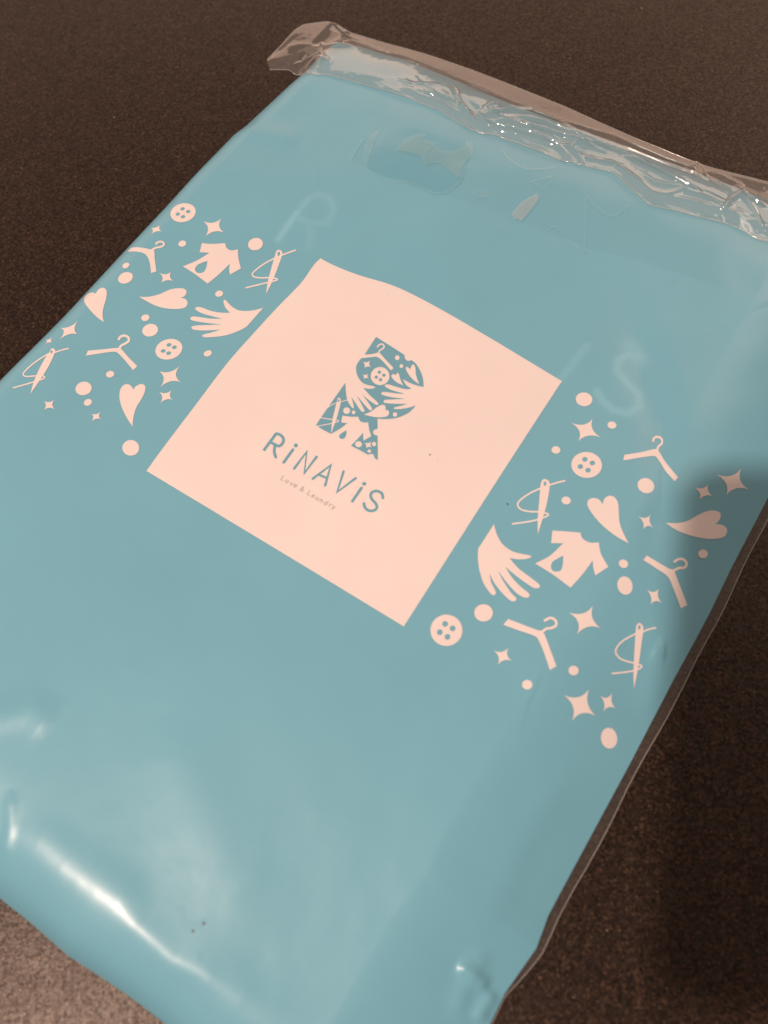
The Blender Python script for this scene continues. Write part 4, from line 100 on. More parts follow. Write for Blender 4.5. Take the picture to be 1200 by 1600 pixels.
["printed_letter","teal",2,[[-2432,-2963,-2454,-2066,-2572,-2052,-2548,-2950],[-2501,-2135,-2474,-2127,-2438,-2116,-2397,-2105,-2358,-2098,-2325,-2097,-2292,-2101,-2254,-2110,-2216,-2123,-2183,-2138,-2159,-2153,-2142,-2169,-2126,-2189,-2113,-2212,-2103,-2239,-2095,-2266,-2090,-2296,-2088,-2330,-2090,-2364,-2095,-2393,-2103,-2413,-2112,-2426,-2122,-2434,-2136,-2441,-2160,-2447,-2197,-2453,-2254,-2455,-2332,-2454,-2416,-2450,-2492,-2445,-2544,-2443,-2532,-2554,-2481,-2556,-2405,-2560,-2319,-2564,-2237,-2566,-2170,-2562,-2122,-2555,-2082,-2544,-2048,-2527,-2021,-2503,-2000,-2473,-1984,-2434,-1976,-2390,-1973,-2345,-1976,-2300,-1983,-2257,-1994,-2217,-2010,-2178,-2031,-2139,-2060,-2102,-2096,-2069,-2138,-2042,-2186,-2021,-2235,-2004,-2286,-1992,-2336,-1986,-2389,-1987,-2440,-1997,-2486,-2009,-2523,-2020,-2549,-2027],[-2304,-2506,-2293,-2529,-2278,-2562,-2260,-2601,-2240,-2642,-2219,-2679,-2200,-2712,-2180,-2745,-2158,-2779,-2133,-2812,-2104,-2846,-2068,-2879,-2028,-2912,-1988,-2941,-1955,-2966,-1932,-2983,-1899,-2995,-1866,-2987,-1847,-2962,-1848,-2928,-1870,-2900,-1893,-2882,-1926,-2858,-1963,-2831,-1998,-2802,-2025,-2777,-2046,-2753,-2066,-2726,-2084,-2698,-2102,-2668,-2120,-2638,-2138,-2604,-2156,-2567,-2173,-2530,-2188,-2497,-2199,-2474,-2224,-2446,-2259,-2435,-2292,-2445,-2309,-2472]],[],[]],
["printed_letter","teal",2,[[-1442,-2968,-1450,-2321,-1462,-2288,-1490,-2266,-1525,-2262,-1553,-2279,-1564,-2309,-1553,-2958,-1542,-2991,-1514,-3013,-1480,-3016,-1452,-2999],[-1443,-2064,-1432,-2088,-1428,-2113,-1432,-2138,-1444,-2159,-1463,-2175,-1487,-2185,-1514,-2186,-1540,-2180,-1564,-2166,-1583,-2147,-1595,-2123,-1599,-2098,-1595,-2073,-1582,-2051,-1563,-2035,-1539,-2026,-1513,-2024,-1486,-2031,-1462,-2045]],[],[]],
["printed_letter","teal",2,[[-938,-2963,-954,-2209,-507,-3009,-468,-2093,-477,-2062,-503,-2040,-536,-2036,-562,-2052,-572,-2081,-556,-2820,-1005,-2015,-1042,-2952,-1032,-2983,-1006,-3004,-974,-3008,-948,-2992]],[],[]],
["printed_letter","teal",2,[[-69,-2957,172,-2183,418,-2928,437,-2953,465,-2963,494,-2956,511,-2934,510,-2904,168,-2001,-162,-2920,-162,-2949,-144,-2974,-115,-2985,-86,-2979],[-22,-2720,372,-2668,352,-2579,-42,-2631]],[],[]],
["printed_letter","teal",2,[[706,-2066,1024,-2990,1366,-2073,1366,-2044,1349,-2018,1321,-2006,1292,-2013,1274,-2035,1025,-2812,799,-2045,781,-2020,752,-2008,724,-2014,706,-2036]],[],[]],
["printed_letter","teal",2,[[1797,-2924,1793,-2280,1783,-2249,1756,-2227,1723,-2225,1697,-2242,1687,-2272,1691,-2916,1701,-2948,1728,-2969,1761,-2971,1787,-2954],[1803,-2035,1812,-2057,1814,-2080,1809,-2103,1796,-2123,1777,-2138,1755,-2148,1730,-2150,1706,-2145,1685,-2133,1669,-2116,1659,-2094,1657,-2071,1663,-2048,1676,-2028,1694,-2013,1717,-2003,1741,-2001,1765,-2006,1787,-2018]],[],[]],
["printed_letter","teal",2,[[2714,-2167,2698,-2148,2675,-2117,2645,-2080,2606,-2043,2558,-2015,2507,-2002,2454,-1998,2400,-2001,2348,-2009,2300,-2024,2258,-2048,2220,-2079,2187,-2114,2161,-2152,2142,-2191,2133,-2234,2134,-2276,2143,-2317,2158,-2355,2177,-2390,2203,-2422,2233,-2449,2266,-2473,2302,-2495,2341,-2515,2387,-2532,2436,-2545,2483,-2556,2523,-2568,2554,-2581,2581,-2598,2606,-2618,2626,-2638,2639,-2655,2645,-2669,2646,-2686,2642,-2712,2632,-2740,2619,-2767,2603,-2788,2584,-2807,2557,-2825,2527,-2841,2496,-2853,2468,-2860,2440,-2861,2409,-2858,2376,-2852,2345,-2842,2319,-2831,2298,-2817,2275,-2796,2252,-2771,2231,-2747,2215,-2730,2187,-2713,2154,-2715,2131,-2735,2126,-2767,2140,-2797,2155,-2813,2176,-2837,2204,-2867,2237,-2897,2275,-2922,2315,-2939,2356,-2952,2400,-2961,2445,-2965,2490,-2962,2533,-2952,2575,-2936,2615,-2914,2652,-2889,2684,-2859,2709,-2824,2729,-2785,2743,-2742,2750,-2698,2746,-2653,2729,-2610,2703,-2573,2672,-2542,2637,-2515,2598,-2490,2552,-2470,2502,-2455,2454,-2444,2412,-2432,2377,-2419,2348,-2404,2319,-2387,2296,-2370,2277,-2353,2264,-2336,2253,-2317,2244,-2294,2239,-2272,2239,-2252,2243,-2233,2253,-2211,2272,-2185,2296,-2159,2323,-2137,2349,-2122,2381,-2112,2420,-2106,2461,-2104,2499,-2107,2526,-2113,2546,-2125,2570,-2148,2595,-2178,2617,-2208,2634,-2229,2662,-2248,2694,-2248,2719,-2229,2726,-2198]],[],[]],
["tagline_letter","tag",2,[[-1187,-3429,-1179,-3627,-1061,-3625,-1054,-3622,-1050,-3616,-1051,-3608,-1056,-3602,-1064,-3599,-1154,-3601,-1161,-3431,-1164,-3423,-1171,-3418,-1179,-3418,-1185,-3422]],[],[]],
["tagline_letter","tag",2,[[-911,-3603,-918,-3601,-927,-3599,-936,-3595,-943,-3592,-948,-3589,-951,-3585,-955,-3579,-957,-3572,-959,-3565,-960,-3558,-960,-3551,-958,-3544,-956,-3536,-953,-3529,-950,-3524,-945,-3520,-939,-3516,-931,-3513,-924,-3511,-918,-3511,-911,-3511,-904,-3513,-897,-3515,-890,-3519,-886,-3522,-882,-3527,-879,-3533,-876,-3540,-874,-3548,-874,-3555,-874,-3562,-875,-3569,-877,-3576,-881,-3582,-884,-3587,-889,-3591,-897,-3595,-906,-3598,-914,-3601,-920,-3603,-926,-3608,-928,-3616,-924,-3623,-917,-3628,-909,-3627,-903,-3625,-894,-3622,-884,-3618,-873,-3613,-864,-3605,-858,-3596,-853,-3587,-850,-3577,-848,-3566,-847,-3556,-848,-3546,-851,-3535,-855,-3524,-861,-3514,-868,-3505,-877,-3498,-887,-3492,-898,-3488,-909,-3486,-920,-3485,-931,-3486,-942,-3489,-952,-3493,-962,-3499,-970,-3506,-976,-3515,-981,-3525,-984,-3536,-986,-3547,-986,-3557,-985,-3568,-983,-3578,-978,-3588,-973,-3598,-965,-3607,-955,-3614,-944,-3619,-933,-3623,-924,-3625,-918,-3627,-910,-3628,-904,-3623,-902,-3616,-905,-3608]],[],[]],
["tagline_letter","tag",2,[[-769,-3492,-701,-3627,-643,-3491,-643,-3483,-647,-3476,-655,-3473,-663,-3474,-668,-3480,-704,-3579,-745,-3483,-751,-3477,-759,-3474,-766,-3477,-770,-3484]],[],[]],
["tagline_letter","tag",2,[[-575,-3544,-560,-3544,-538,-3545,-513,-3546,-490,-3545,-472,-3541,-460,-3529,-461,-3513,-467,-3501,-474,-3491,-481,-3483,-489,-3477,-498,-3471,-508,-3467,-519,-3464,-530,-3463,-540,-3464,-551,-3467,-561,-3471,-571,-3477,-579,-3484,-586,-3493,-591,-3503,-594,-3513,-596,-3524,-596,-3534,-595,-3545,-592,-3555,-588,-3565,-583,-3575,-576,-3584,-567,-3591,-557,-3597,-546,-3601,-535,-3604,-523,-3605,-511,-3603,-500,-3598,-490,-3593,-482,-3588,-477,-3585,-472,-3579,-471,-3571,-476,-3564,-484,-3561,-491,-3563,-497,-3566,-505,-3571,-513,-3575,-521,-3579,-527,-3580,-532,-3579,-539,-3577,-546,-3574,-553,-3570,-558,-3567,-561,-3562,-565,-3556,-567,-3549,-569,-3542,-570,-3536,-570,-3529,-568,-3521,-566,-3513,-563,-3507,-559,-3502,-554,-3498,-548,-3494,-541,-3491,-533,-3489,-527,-3489,-521,-3489,-515,-3491,-509,-3493,-503,-3496,-499,-3500,-495,-3506,-489,-3513,-486,-3519,-485,-3520,-484,-3518,-494,-3520,-515,-3520,-539,-3520,-561,-3519,-576,-3519,-584,-3521,-588,-3527,-588,-3535,-583,-3541]],[],[]],
["tagline_letter","tag",2,[[-139,-3583,-155,-3564,-179,-3537,-205,-3507,-229,-3479,-244,-3458,-251,-3447,-252,-3443,-251,-3443,-249,-3441,-245,-3436,-242,-3432,-237,-3428,-231,-3425,-225,-3423,-222,-3422,-221,-3423,-217,-3425,-213,-3429,-209,-3432,-208,-3436,-207,-3438,-206,-3440,-206,-3441,-208,-3445,-213,-3452,-223,-3461,-238,-3474,-255,-3488,-271,-3502,-283,-3515,-291,-3526,-295,-3538,-297,-3549,-296,-3559,-293,-3569,-287,-3579,-278,-3588,-267,-3596,-255,-3601,-243,-3604,-231,-3604,-219,-3602,-208,-3597,-197,-3591,-186,-3582,-176,-3570,-166,-3555,-157,-3539,-150,-3525,-144,-3516,-143,-3508,-147,-3501,-154,-3497,-162,-3497,-168,-3502,-173,-3512,-181,-3525,-189,-3541,-198,-3554,-206,-3564,-213,-3570,-221,-3575,-229,-3578,-236,-3579,-242,-3579,-248,-3578,-255,-3574,-261,-3570,-266,-3565,-269,-3560,-270,-3556,-271,-3552,-270,-3546,-267,-3539,-262,-3531,-252,-3521,-237,-3508,-220,-3494,-204,-3481,-192,-3469,-185,-3459,-181,-3450,-180,-3441,-181,-3434,-184,-3427,-188,-3419,-195,-3412,-203,-3405,-212,-3400,-223,-3397,-234,-3398,-244,-3402,-253,-3407,-261,-3413,-267,-3420,-271,-3425,-275,-3431,-278,-3442,-275,-3455,-266,-3471,-249,-3493,-225,-3522,-198,-3553,-174,-3580,-158,-3598,-151,-3603,-143,-3603,-137,-3598,-135,-3590]],[],[]],
["tagline_letter","tag",2,[[61,-3405,65,-3600,182,-3599,190,-3596,194,-3590,193,-3582,188,-3576,180,-3573,91,-3574,87,-3406,84,-3399,78,-3394,69,-3393,63,-3398]],[],[]],
["tagline_letter","tag",2,[[278,-3493,284,-3490,292,-3485,300,-3480,308,-3477,312,-3476,316,-3477,321,-3479,327,-3483,331,-3487,334,-3491,336,-3494,337,-3499,337,-3506,337,-3515,337,-3524,337,-3535,338,-3547,338,-3560,338,-3570,338,-3578,341,-3586,347,-3591,355,-3591,362,-3587,364,-3580,364,-3572,364,-3561,364,-3549,364,-3536,363,-3525,363,-3516,363,-3508,363,-3499,361,-3489,357,-3479,350,-3471,342,-3463,333,-3457,322,-3453,310,-3451,298,-3453,287,-3457,277,-3463,269,-3468,263,-3471,258,-3477,258,-3484,262,-3491,270,-3494],[350,-3501,342,-3501,330,-3500,316,-3499,302,-3500,288,-3502,277,-3508,267,-3516,259,-3524,252,-3534,249,-3546,253,-3559,260,-3570,269,-3580,281,-3588,295,-3592,310,-3590,324,-3585,338,-3578,350,-3572,357,-3569,363,-3563,364,-3556,359,-3548,352,-3545,344,-3546,336,-3550,325,-3556,312,-3562,301,-3566,295,-3567,291,-3565,285,-3561,280,-3556,276,-3550,276,-3548,276,-3546,280,-3541,286,-3535,293,-3530,299,-3526,307,-3525,318,-3524,330,-3525,342,-3526,350,-3526,358,-3524,362,-3518,362,-3511,357,-3504]],[],[]],
["tagline_letter","tag",2,[[449,-3466,449,-3478,448,-3495,447,-3514,448,-3533,451,-3550,457,-3564,466,-3575,475,-3584,485,-3590,494,-3595,504,-3598,515,-3598,524,-3596,532,-3593,540,-3588,548,-3582,555,-3574,560,-3566,565,-3559,568,-3555,570,-3547,568,-3540,561,-3535,553,-3535,546,-3539,543,-3544,538,-3550,533,-3558,528,-3564,524,-3567,519,-3570,514,-3572,510,-3573,506,-3573,502,-3572,497,-3569,491,-3565,485,-3559,480,-3553,476,-3545,474,-3533,474,-3516,474,-3497,475,-3481,475,-3469,473,-3461,466,-3456,458,-3455,452,-3459],[543,-3466,545,-3582,548,-3590,554,-3595,562,-3595,569,-3591,571,-3584,569,-3468,566,-3460,559,-3455,551,-3455,545,-3459]],[],[]],
["tagline_letter","tag",2,[[640,-3467,642,-3583,645,-3591,652,-3596,660,-3596,666,-3592,668,-3585,666,-3469,663,-3461,657,-3456,649,-3456,642,-3460],[665,-3519,669,-3513,675,-3504,682,-3495,689,-3487,694,-3483,698,-3481,703,-3481,708,-3482,713,-3483,717,-3485,720,-3488,723,-3492,726,-3497,729,-3504,731,-3512,732,-3524,732,-3540,732,-3557,732,-3572,732,-3582,734,-3590,741,-3595,749,-3596,756,-3592,758,-3585,758,-3574,759,-3559,759,-3542,758,-3525,756,-3510,754,-3499,750,-3488,745,-3479,739,-3471,731,-3465,722,-3460,712,-3457,701,-3456,690,-3457,679,-3461,670,-3468,661,-3478,653,-3489,647,-3498,643,-3504,641,-3511,644,-3519,650,-3524,659,-3524]],[],[]],
["tagline_letter","tag",2,[[941,-3397,945,-3578,947,-3585,954,-3590,962,-3591,968,-3587,971,-3579,967,-3399,964,-3391,958,-3386,950,-3386,943,-3390],[964,-3488,958,-3483,949,-3474,937,-3464,924,-3456,909,-3451,894,-3452,882,-3457,871,-3464,862,-3472,854,-3480,848,-3488,844,-3497,842,-3506,841,-3515,841,-3525,842,-3534,845,-3544,848,-3554,854,-3564,861,-3573,869,-3580,879,-3585,890,-3590,902,-3592,915,-3591,928,-3586,940,-3578,951,-3569,960,-3561,966,-3556,970,-3549,969,-3542,963,-3535,955,-3533,948,-3536,942,-3541,933,-3549,923,-3557,913,-3564,907,-3566,902,-3567,896,-3566,889,-3563,883,-3560,879,-3556,875,-3552,872,-3546,870,-3539,868,-3532,867,-3525,867,-3519,867,-3513,869,-3507,871,-3502,875,-3497,880,-3491,888,-3485,896,-3480,904,-3476,908,-3476,913,-3478,922,-3484,932,-3492,941,-3500,948,-3506,955,-3510,963,-3508,968,-3503,969,-3495]],[],[]],
["tagline_letter","tag",2,[[1070,-3446,1072,-3561,1075,-3569,1081,-3574,1089,-3574,1096,-3570,1098,-3563,1096,-3448,1093,-3440,1087,-3435,1079,-3435,1072,-3439],[1095,-3498,1099,-3492,1104,-3484,1109,-3476,1115,-3468,1119,-3464,1122,-3463,1127,-3462,1133,-3462,1139,-3463,1144,-3463,1151,-3460,1155,-3454,1155,-3446,1149,-3440,1141,-3438,1138,-3438,1131,-3437,1123,-3437,1113,-3439,1103,-3443,1095,-3451,1088,-3460,1081,-3469,1076,-3477,1073,-3483,1071,-3490,1074,-3497,1081,-3502,1089,-3502]],[],[]],
["tagline_letter","tag",2,[[1203,-3453,1255,-3564,1260,-3570,1268,-3573,1275,-3570,1279,-3563,1278,-3556,1226,-3444,1221,-3438,1213,-3436,1206,-3439,1202,-3445],[1302,-3443,1247,-3579,1211,-3596,1205,-3601,1204,-3608,1208,-3616,1216,-3619,1223,-3619,1268,-3598,1326,-3453,1327,-3446,1322,-3439,1315,-3436,1307,-3437]],[],[]]]
FLAP = {"up":[[-0.15847,0.15317],[-0.15855,0.15944],[-0.15841,0.16569],[-0.15877,0.17217],[-0.15884,0.17854],[-0.15701,0.18407],[-0.15288,0.18758],[-0.14874,0.19109],[-0.14364,0.19317],[-0.1382,0.19469],[-0.13249,0.1956],[-0.12676,0.19636],[-0.12106,0.19712],[-0.11539,0.19788],[-0.10975,0.19861],[-0.10414,0.19934],[-0.09856,0.20006],[-0.09302,0.20078],[-0.08742,0.20124],[-0.08183,0.20161],[-0.07627,0.20198],[-0.07075,0.20235],[-0.06524,0.20264],[-0.05971,0.20272],[-0.05422,0.20281],[-0.04876,0.20289],[-0.04334,0.20298],[-0.03794,0.20298],[-0.03258,0.20297],[-0.02725,0.20297],[-0.02196,0.20296],[-0.01671,0.20296],[-0.01147,0.20288],[-0.00622,0.20251],[-0.00101,0.20214],[0.00416,0.20178],[0.0093,0.20141],[0.01439,0.20105],[0.01945,0.2007],[0.02448,0.20034],[0.02943,0.20023],[0.03434,0.20013],[0.03923,0.20003],[0.04408,0.19993],[0.04889,0.19984],[0.05368,0.19974],[0.05843,0.19964],[0.06305,0.20014],[0.06762,0.20076],[0.07216,0.20137],[0.07666,0.2021],[0.08113,0.20283],[0.08558,0.20356],[0.09001,0.20428],[0.09452,0.20439],[0.099,0.2045],[0.10345,0.20461],[0.10788,0.20471],[0.11228,0.20482],[0.11665,0.20493]],"lo":[[-0.15463,0.14963],[-0.1502,0.1521],[-0.14578,0.15456],[-0.14032,0.15501],[-0.13469,0.155],[-0.12839,0.15526],[-0.12431,0.15789],[-0.11905,0.15862],[-0.11387,0.15942],[-0.10872,0.16019],[-0.10357,0.1609],[-0.0984,0.16154],[-0.09323,0.16213],[-0.08806,0.16268],[-0.08279,0.16284],[-0.07756,0.16298],[-0.0724,0.16319],[-0.06732,0.16346],[-0.06219,0.16336],[-0.05689,0.16238],[-0.05165,0.16144],[-0.04645,0.16048],[-0.04129,0.15953],[-0.03664,0.16031],[-0.03207,0.16135],[-0.02756,0.16244],[-0.02282,0.16272],[-0.01809,0.16297],[-0.01336,0.16315],[-0.00859,0.16318],[-0.00385,0.16318],[0.0008,0.16333],[0.00518,0.16433],[0.00953,0.16539],[0.01389,0.16639],[0.01825,0.16731],[0.02258,0.16827],[0.02689,0.16924],[0.03156,0.16724],[0.03616,0.1652],[0.04069,0.16331],[0.04516,0.16152],[0.04958,0.15972],[0.05373,0.16032],[0.05781,0.16144],[0.06187,0.16255],[0.06593,0.1636],[0.06998,0.16464],[0.07401,0.16562],[0.07804,0.16659],[0.08209,0.16735],[0.08619,0.16767],[0.09037,0.16721],[0.09451,0.16679],[0.09863,0.1663],[0.1025,0.16742],[0.10635,0.16863],[0.11019,0.16993],[0.11404,0.17173],[0.11791,0.17383]],"cre":[[[[0.02575,0.18289],[0.03996,0.18106],[0.05376,0.17878],[0.06712,0.17821]],0.0016,0.0011],[[[-0.05951,0.16863],[-0.04338,0.16462],[-0.02339,0.16788],[-0.00156,0.17189]],0.0016,0.0012],[[[-0.04338,0.16462],[-0.03903,0.17676],[-0.02396,0.18771],[-0.00043,0.18899]],0.0014,0.0016],[[[-0.04338,0.16462],[-0.0428,0.17708],[-0.04114,0.1854]],0.0012,0.001],[[[-0.04274,0.16354],[-0.03939,0.17122],[-0.02882,0.18693],[-0.02292,0.19221]],0.0014,0.0009],[[[-0.04179,0.16313],[-0.0295,0.17249],[-0.0024,0.17982],[0.02054,0.18083]],0.0013,0.001],[[[-0.07456,0.16909],[-0.06085,0.17084],[-0.04413,0.16468]],0.0013,0.001],[[[-0.04837,0.16517],[-0.05913,0.17528],[-0.06643,0.18373]],0.001,0.001],[[[-0.0136,0.18152],[0.00149,0.18533],[0.02166,0.18515],[0.04964,0.18083]],0.0012,0.0009],[[[-0.04418,0.16417],[-0.05609,0.17204],[-0.06557,0.18169]],0.0012,0.0015],[[[-0.088,0.16657],[-0.06564,0.16665],[-0.04418,0.16417]],0.001,0.0012],[[[-0.03219,0.17723],[-0.01459,0.18334],[0.00339,0.18171],[0.02166,0.18515]],0.0014,0.0014],[[[0.00198,0.1716],[0.00471,0.17919],[0.01837,0.18512]],0.001,0.001],[[[-0.13632,0.15603],[-0.1362,0.1656],[-0.1258,0.16504]],0.0014,0.002],[[[-0.15483,0.16601],[-0.14013,0.17414],[-0.12313,0.18462]],0.001,0.0015],[[[-0.01861,0.19073],[0.01712,0.19421],[0.0438,0.19321],[0.06216,0.1947]],0.0012,0.0015],[[[0.05685,0.19255],[0.05642,0.20043],[0.06579,0.19012]],0.0012,0.0012],[[[0.06088,0.19756],[0.07766,0.19475],[0.08385,0.18745],[0.09639,0.18618]],0.0016,0.0014],[[[-0.14566,0.15609],[-0.13742,0.17025],[-0.14138,0.17887]],0.001,0.001],[[[0.05367,0.16567],[0.05864,0.17504],[0.07955,0.1764]],0.001,0.0012],[[[0.07863,0.17163],[0.07974,0.18292],[0.08236,0.19091]],0.0014,0.0012],[[[0.08311,0.18918],[0.09183,0.17931],[0.09881,0.17048]],0.001,0.001]]}
TAPE = [[-0.08466,0.15704],[-0.08032,0.1149],[-0.06782,0.11347],[-0.03571,0.11785],[-0.00135,0.12187],[0.03972,0.12549],[0.06275,0.13135],[0.11102,0.13632],[0.13058,0.14457],[0.12154,0.17253],[0.08059,0.17094],[0.02984,0.16684],[-0.02795,0.16285]]
EDGE = [[0.15591,0.09174],[0.15497,0.05519],[0.15507,0.02458],[0.15518,-0.00426],[0.15522,-0.01806],[0.15437,-0.04254],[0.15383,-0.06345],[0.15381,-0.09369],[0.15286,-0.11161],[0.15303,-0.12403],[0.15228,-0.12819],[0.15114,-0.13407],[0.14958,-0.14038],[0.14994,-0.14989],[0.14993,-0.15741]]
SPECKS = [[0.03259,0.00288],[0.03643,0.00235],[0.06824,0.00089],[-0.02339,0.05941],[0.07709,0.12803]]
SLIT = [[5764,-17369,5881,-17357,5846,-17443],[5627,-17712,5727,-17711,5693,-17796]]
BLISTER = [[4869,-17519,4848,-17474,4851,-17430,4871,-17390,4898,-17356,4925,-17332,4954,-17317,4991,-17309,5031,-17308,5069,-17314,5099,-17327,5117,-17350,5125,-17385,5132,-17424,5146,-17461,5177,-17491,5232,-17518,5305,-17545,5384,-17567,5459,-17578,5517,-17571,5555,-17539,5580,-17486,5599,-17423,5619,-17362,5648,-17315,5689,-17281,5739,-17250,5789,-17227,5836,-17214,5871,-17213,5897,-17229,5918,-17258,5931,-17297,5936,-17342,5930,-17389,5910,-17444,5877,-17508,5837,-17574,5796,-17637,5761,-17689,5735,-17732,5714,-17770,5693,-17801,5666,-17825,5626,-17840,5572,-17845,5507,-17843,5435,-17832,5359,-17813,5283,-17786,5197,-17745,5100,-17691,5005,-17630,4923,-17571],[6076,-18093,6077,-18071,6103,-18054,6143,-18042,6188,-18036,6230,-18036,6274,-18043,6327,-18057,6379,-18077,6422,-18099,6448,-18123,6454,-18155,6448,-18196,6430,-18236,6403,-18266,6369,-18276,6317,-18259,6246,-18221,6172,-18174,6110,-18127]]
WETP = [[-7378,13261,-7386,13378,-7401,13547,-7412,13741,-7407,13931,-7371,14089,-7305,14213,-7216,14323,-7107,14420,-6979,14502,-6834,14572,-6663,14623,-6465,14656,-6256,14680,-6050,14705,-5860,14739,-5695,14785,-5543,14837,-5395,14890,-5240,14942,-5067,14991,-4868,15050,-4648,15122,-4425,15187,-4214,15225,-4030,15214,-3883,15158,-3760,15069,-3651,14946,-3546,14789,-3433,14595,-3302,14338,-3158,14017,-3017,13670,-2902,13349,-2826,13088,-2794,12897,-2792,12748,-2815,12622,-2855,12503,-2907,12371,-2972,12218,-3055,12055,-3153,11898,-3263,11763,-3384,11665,-3511,11614,-3647,11598,-3796,11603,-3960,11610,-4144,11603,-4359,11581,-4604,11555,-4859,11526,-5108,11497,-5331,11469,-5522,11435,-5694,11396,-5854,11358,-6008,11326,-6164,11307,-6327,11297,-6493,11291,-6656,11300,-6805,11332,-6935,11398,-7044,11505,-7137,11646,-7215,11811,-7279,11990,-7329,12175,-7361,12389,-7376,12638,-7378,12887,-7377,13106]]
